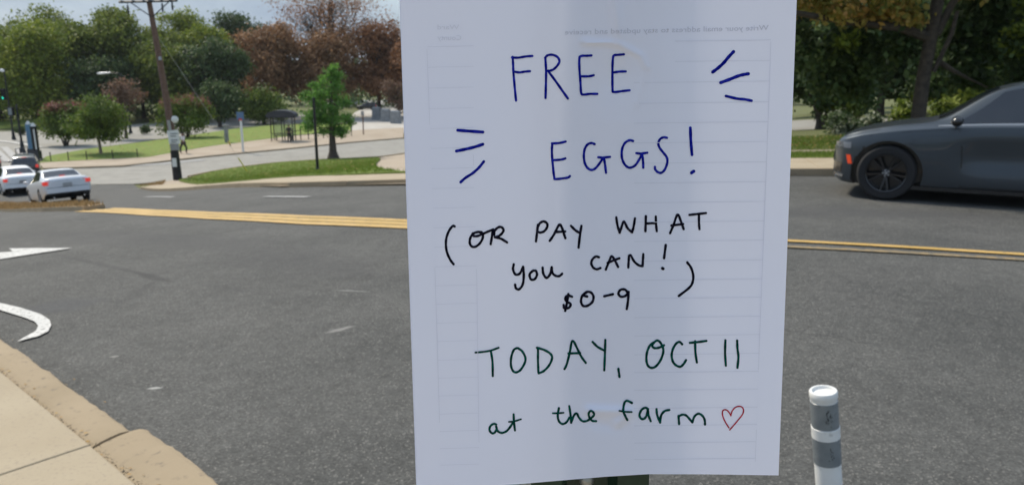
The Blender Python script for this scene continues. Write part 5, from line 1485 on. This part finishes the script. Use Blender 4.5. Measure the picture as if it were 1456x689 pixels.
for k, mt in enumerate(('scuff', 'scuff', 'signal_green')):
    mb = MB(); zc_ = (199 - 136) / s_ + .36 - k * .36
    mb.lathe([(0, .02), (.12, .0), (.14, -.02)], 14, M=Matrix.Translation((-.25, -.345, zc_)) @ Matrix.Rotation(R(90), 4, 'X')); mb.build('signal_lens', mt, sp_)
    mb = MB(); mb.lathe([(.15, 0), (.15, .2)], 12, M=Matrix.Translation((-.25, -.33, zc_)) @ Matrix.Rotation(R(90), 4, 'X')); mb.build('lens_hood', 'black_metal', sp_)
mb = MB(); mb.tube([(0, 0, H_), (-.3, 0, H_ + .15), (-.6, 0, H_ + .05)], .04, 6); mb.tube([(0, 0, H_), (.15, 0, H_ + .2)], .04, 6); mb.build('lamp_arm', 'black_metal', sp_)
for x in (-.62, -.1):
    mb = MB(); mb.lathe([(0, .14), (.16, .08), (.22, -.05), (.14, -.16), (0, -.18)], 12, M=Matrix.Translation((x, -.1, H_ + .05)) @ Matrix.Rotation(R(20), 4, 'Y')); mb.build('lamp_head', 'lamp_white', sp_, smooth=True)
sp2, s_, H_ = pole_at('pedestrian_signal', 33, 218, 150, .10, 'black pole with a pedestrian signal head beside the blue pylons', 'pedestrian signal')
zc_ = (218 - 160) / s_
mb = MB(); mb.box((-.42, -.15, zc_), (.42, .25, .7)); mb.build('signal_housing', 'black_metal', sp2)
mb = MB(); mb.box((-.42, -.285, zc_), (.3, .02, .55)); mb.build('signal_face', 'reflective_grey', sp2)
mb = MB(); mb.tube([(-.42, 0, zc_ + .3), (0, 0, zc_ + .3)], .03, 6); mb.tube([(-.42, 0, zc_ - .3), (0, 0, zc_ - .3)], .03, 6); mb.build('bracket', 'black_metal', sp2)
cl, s_, H_ = pole_at('street_lamp', 186, 190, 110, .09, 'tall dark street lamp with a long white cobra head among the trees', 'street lamp')
mb = MB(); mb.tube([(0, 0, H_ - .2), (-.7, 0, H_ + .25), (-1.8, 0, H_ + .28)], .05, 7); mb.build('arm', 'black_metal', cl)
mb = MB(); mb.lathe([(0, -.75), (.12, -.7), (.17, -.3), (.22, .2), (.2, .6), (.1, .78), (0, .8)], 12, M=Matrix.Translation((-2.25, 0, H_ + .26)) @ Matrix.Rotation(R(-94), 4, 'Y') @ Matrix.Diagonal((.6, 1, 1, 1))); mb.build('lamp_head', 'lamp_white', cl, smooth=True)
# bus stop pole
p = gp(346, 218); s_ = ppm(p); bs = empty('bus_stop_pole', gz(p, .15)); tag(bs, 'white bus stop pole with a small blue flag by the side street', 'bus stop sign')
mb = MB(); mb.tube([(0, 0, 0), (0, 0, 45 / s_)], .10, 8); mb.build('shaft', 'white_plastic', bs, smooth=True)
mb = MB(); mb.box((0, -.06, 50 / s_), (.6, .04, .65)); mb.build('flag', 'blue_sign', bs)
mb = MB(); mb.box((0, -.07, 45 / s_), (.28, .05, .18)); mb.build('route_tab', 'red_sign', bs)
p = gp(323, 205); s_ = ppm(p); wp_ = empty('bollard_post', gz(p, .15)); tag(wp_, 'pale pinkish-grey square post between the guard and the bus stop pole', 'post')
mb = MB(); mb.box((0, 0, 12 / s_), (.32, .32, 24 / s_), taper=.92); mb.build('shaft', 'grey_block', wp_)
mb = MB(); mb.box((0, 0, 24.5 / s_), (.4, .4, .08)); mb.build('cap', 'grey_block', wp_)
p = gp(517, 193); s_ = ppm(p); wp_ = empty('thin_sign_post', gz(p, .1)); tag(wp_, 'thin brown sign post on the pale forecourt', 'sign post')
mb = MB(); mb.tube([(0, 0, 0), (0, 0, 32 / s_)], .07, 6); mb.build('shaft', 'pole_wood', wp_)
mb = MB(); mb.box((0, -.08, 30 / s_), (.35, .03, .5)); mb.build('sign_plate', 'grey_metal', wp_)
# blue pylons
for (x, y, mt, lab) in [(47, 226, 'pylon_blue', 'left one of the two slim blue pylons'), (54, 229, 'black_metal', 'right one of the two slim pylons, dark with a white stripe')]:
    p = gp(x, y); s_ = ppm(p); t_ = empty('street_pylon', gz(p, .1)); tag(t_, lab, 'pylon', 'slim pylons by the corner')
    H_ = 47 / s_
    mb = MB(); mb.box((0, 0, H_ / 2), (.34, .3, H_)); mb.build('shaft', mt, t_)
    mb = MB(); mb.box((.0 if mt == 'pylon_blue' else .1, -.152, H_ * .62), (.10, .01, H_ * .6)); mb.build('stripe', 'white_plastic' if mt != 'pylon_blue' else 'blue_sign', t_)
    mb = MB(); mb.box((0, 0, H_ + .12), (.30, .28, .26), taper=.35); mb.build('cap', 'white_plastic', t_)
    mb = MB(); mb.box((0, 0, .35), (.5, .42, .7)); mb.build('base', 'dark_metal', t_)
# low rail by the signal
p0, p1 = gp(24, 226), gp(46, 222)
rl = empty('low_rail', gz(p0)); tag(rl, 'short low metal rail at the foot of the pedestrian signal', 'rail')
for k in range(5):
    q = p0.lerp(p1, k / 4); mb = MB(); v = gz(q) - rl.location; mb.tube([v, v + Vector((0, 0, .8))], .03, 6); mb.build('post', 'dark_metal', rl)
mb = MB(); mb.tube([Vector((0, 0, .8)), gz(p1, .8) - rl.location], .03, 6); mb.build('top_rail', 'dark_metal', rl)
# stakes along the lawn
for k, (x, y) in enumerate([(73, 232), (98, 231), (124, 230), (161, 228.5), (196, 226.5)]):
    p = gp(x, y); t_ = empty('lawn_stake', gz(p, .15)); tag(t_, 'low dark stake along the lawn edge, ' + ['just right of the pylons', 'second from the pylons', 'left of the round lawn tree', 'right of the round lawn tree', 'nearest the utility pole'][k], 'stake', 'stakes along the back lawn')
    mb = MB(); mb.tube([(0, 0, 0), (0, 0, .62)], .035, 6); mb.build('shaft', 'black_metal', t_); mb = MB(); mb.box((0, 0, .64), (.09, .09, .05)); mb.build('cap', 'black_metal', t_)
# bus shelter
ps = gp(402, 203); s_ = ppm(ps)
sh = empty('bus_shelter', gz(ps, .16), R(6)); tag(sh, 'small dark bus shelter with an arched roof on the far sidewalk', 'bus shelter')
hw = 15 / s_ * 1.0
for x in (-hw, 0, hw):
    for y in (0, 1.3):
        mb = MB(); mb.tube([(x, y, 0), (x, y, 2.35)], .05, 8); mb.build('post', 'black_metal', sh)
mb = MB(); vs = []; nA = 14
for j, y in enumerate((-.35, 1.6)):
    for zz in (0, .16):
        for i in range(nA + 1):
            a = math.pi * (i / nA); vs.append((-math.cos(a) * (hw + .35), y, 2.35 + math.sin(a) * .5 + zz))
m1 = nA + 1; fs = []
for i in range(nA):
    fs += [(i, i + 1, 2 * m1 + i + 1, 2 * m1 + i), (m1 + i, 3 * m1 + i, 3 * m1 + i + 1, m1 + i + 1), (i, m1 + i, m1 + i + 1, i + 1), (2 * m1 + i, 2 * m1 + i + 1, 3 * m1 + i + 1, 3 * m1 + i)]
for q_ in (0, 2):
    fs.append(tuple(q_ * m1 + i for i in range(m1)))
mb.add(vs, fs); mb.build('arched_roof', 'dark_metal', sh, smooth=True)
for y in (-.3, 1.5):
    mb = MB(); mb.box((0, y, 2.35), (2 * hw + .6, .06, .14)); mb.build('roof_beam', 'black_metal', sh)
for x in (-hw / 2, hw / 2):
    mb = MB(); mb.box((x, 1.3, 1.3), (hw - .12, .02, 1.6)); mb.build('glass_panel', 'smoked_glass', sh)
mb = MB(); mb.box((0, .9, .5), (2 * hw - .2, .4, .06)); mb.box((-hw + .3, .9, .24), (.06, .36, .46)); mb.box((hw - .3, .9, .24), (.06, .36, .46)); mb.build('bench', 'black_metal', sh)
mb = MB(); mb.box((0, -.02, .75), (2 * hw, .05, .07)); mb.build('front_rail', 'black_metal', sh)
# dark railing to the right of the shelter
pa, pb_ = gp(417, 202), gp(500, 195)
fr_ = empty('metal_railing', gz(pa, .15)); tag(fr_, 'dark metal railing running right from the bus shelter behind the young tree', 'railing')
for k in range(9):
    q = pa.lerp(pb_, k / 8); v = gz(q, .15) - fr_.location; mb = MB(); mb.tube([v, v + Vector((0, 0, 1.5 if k in (1, 2, 7, 8) else 1.0))], .05, 6); mb.build('post', 'black_metal', fr_)
for hz in (.5, .95):
    mb = MB(); mb.tube([Vector((0, 0, hz)), gz(pb_, .15 + hz) - fr_.location], .035, 6); mb.build('rail', 'black_metal', fr_)
# concrete blocks beside the car park
for k, (x, y, ww) in enumerate([(536, 171, 13), (549, 173.5, 14), (563, 176, 15)]):
    p = gp(x, y); s_ = ppm(p); t_ = empty('grey_block', gz(p, .05), R(-4)); tag(t_, 'grey concrete block beside the forecourt, ' + ['left one of three', 'middle one of three', 'right one of three, by the paper edge'][k], 'concrete block', 'grey blocks on the forecourt')
    w2, h2 = ww / s_, 17 / s_
    mb = MB(); mb.box((0, 0, h2 * .5), (w2 * .94, w2 * .7, h2), taper=.93); mb.build('block', 'grey_block', t_)
    mb = MB(); mb.box((0, 0, h2 + .05), (w2 * .8, w2 * .55, .1), taper=.85); mb.build('lid', 'grey_metal', t_)

# ------------------------------------------------------------------ people
def person(p, h0, yaw, top, bottom, label, pose):
    t_ = empty('person', gz(p, h0), yaw); tag(t_, label, 'person')
    def skinned(name, verts, edges, rad, mat, root):
        me = bpy.data.meshes.new(name); me.from_pydata(verts, edges, [])
        o = link(name, me, mat, t_)
        sk = o.modifiers.new('s', 'SKIN'); o.modifiers.new('d', 'SUBSURF').levels = 1; o.modifiers['d'].render_levels = 1
        for i, r in enumerate(rad): me.skin_vertices[0].data[i].radius = (r[0], r[1]) if isinstance(r, tuple) else (r, r)
        me.skin_vertices[0].data[root].use_root = True
        sk.use_smooth_shade = True
        return o
    # facing -y; x right
    st = .22 if pose == 'walk' else .05
    V = [(0, 0, .93), (0, 0, 1.15), (0, 0, 1.38), (0, 0, 1.47), (0, -.01, 1.54), (0, -.02, 1.63), (0, -.01, 1.71)]; Rr = [(.15, .11), (.14, .10), (.17, .11), (.06, .06), (.055, .055), (.085, .10), (.07, .085)]
    E = [(0, 1), (1, 2), (2, 3), (3, 4), (4, 5), (5, 6)]
    for sg in (1, -1):
        b = len(V)
        V += [(sg * .09, 0, .88), (sg * .10, -sg * st, .48), (sg * .10, sg * -st * .6 + (.10 if sg < 0 and pose == 'walk' else 0), .09), (sg * .11, sg * -st * .6 - .12 + (.10 if sg < 0 and pose == 'walk' else 0), .04)]
        Rr += [.095, .062, .045, .04]; E += [(0, b), (b, b + 1), (b + 1, b + 2), (b + 2, b + 3)]
        c = len(V)
        V += [(sg * .20, 0, 1.40), (sg * .25, sg * .05, 1.13), (sg * .24, sg * .05 - .12, .92), (sg * .24, sg * .05 - .16, .85)]
        Rr += [.055, .042, .032, .028]; E += [(2, c), (c, c + 1), (c + 1, c + 2), (c + 2, c + 3)]
        for k in range(5):
            f0 = len(V); V.append((sg * (.24 + (k - 2) * .014), sg * .05 - .19 + (.03 if k == 0 else 0), .79 if k else .83)); Rr.append(.009); E.append((c + 3, f0))
    skinned('body', V, E, Rr, 'skin', 0)
    skinned('shirt', [V[0], V[1], V[2], (0, 0, 1.43), (.20, 0, 1.40), (.25, .05, 1.13), (-.20, 0, 1.40), (-.25, -.05, 1.13)], [(0, 1), (1, 2), (2, 3), (2, 4), (4, 5), (2, 6), (6, 7)], [(.17, .13), (.16, .12), (.185, .125), .09, .07, .055, .07, .055], top, 0)
    bb = 7; cc_ = 7 + 4 + 4 + 5
    L1, L2 = V[bb:bb + 3], V[cc_:cc_ + 3]
    skinned('trousers', [(0, 0, .95), *L1, *L2], [(0, 1), (1, 2), (2, 3), (0, 4), (4, 5), (5, 6)], [(.165, .125), .11, .08, .06, .11, .08, .06], bottom, 0)
    mb = MB(); mb.lathe([(math.cos(a) * .098, 1.655 + math.sin(a) * .115) for a in np.linspace(-.2, math.pi / 2, 7)], 14, M=Matrix.Translation((0, .015, 0))); mb.build('hair', 'hair', t_, smooth=True)
    mb = MB(); mb.box((0, -.125, 1.625), (.03, .035, .04), taper=.5)
    mb.build('nose', 'skin', t_)
    for sg in (1, -1):
        mb = MB(); mb.box((sg * .035, -.108, 1.655), (.022, .012, .01)); mb.build('eye', 'cloth_white', t_)
    return t_
person(gp(412, 205), .15, R(200), 'cloth_black', 'cloth_black', 'person in dark clothes standing at the right end of the bus shelter', 'stand')
person(gp(262, 221), .15, R(80), 'cloth_white', 'cloth_black', 'person in a white top and dark trousers walking behind the utility pole', 'walk')

# ------------------------------------------------------------------ air
mb = MB(); mb.box((0, 590, 20), (1300, 1460, 56)); hz_ = mb.build('haze', [])
hz_['kind'] = 'stuff'
hm = bpy.data.materials.new('haze'); hm.use_nodes = True; t = hm.node_tree
for n_ in list(t.nodes): t.nodes.remove(n_)
ho = N(t, 'ShaderNodeOutputMaterial'); pv = N(t, 'ShaderNodeVolumePrincipled')
pv.inputs['Color'].default_value = (.82, .88, .95, 1); pv.inputs['Density'].default_value = .00015; pv.inputs['Anisotropy'].default_value = .2
t.links.new(pv.outputs[0], ho.inputs['Volume']); hz_.data.materials.append(hm)
hz_['label'] = 'thin pale haze over the whole valley'
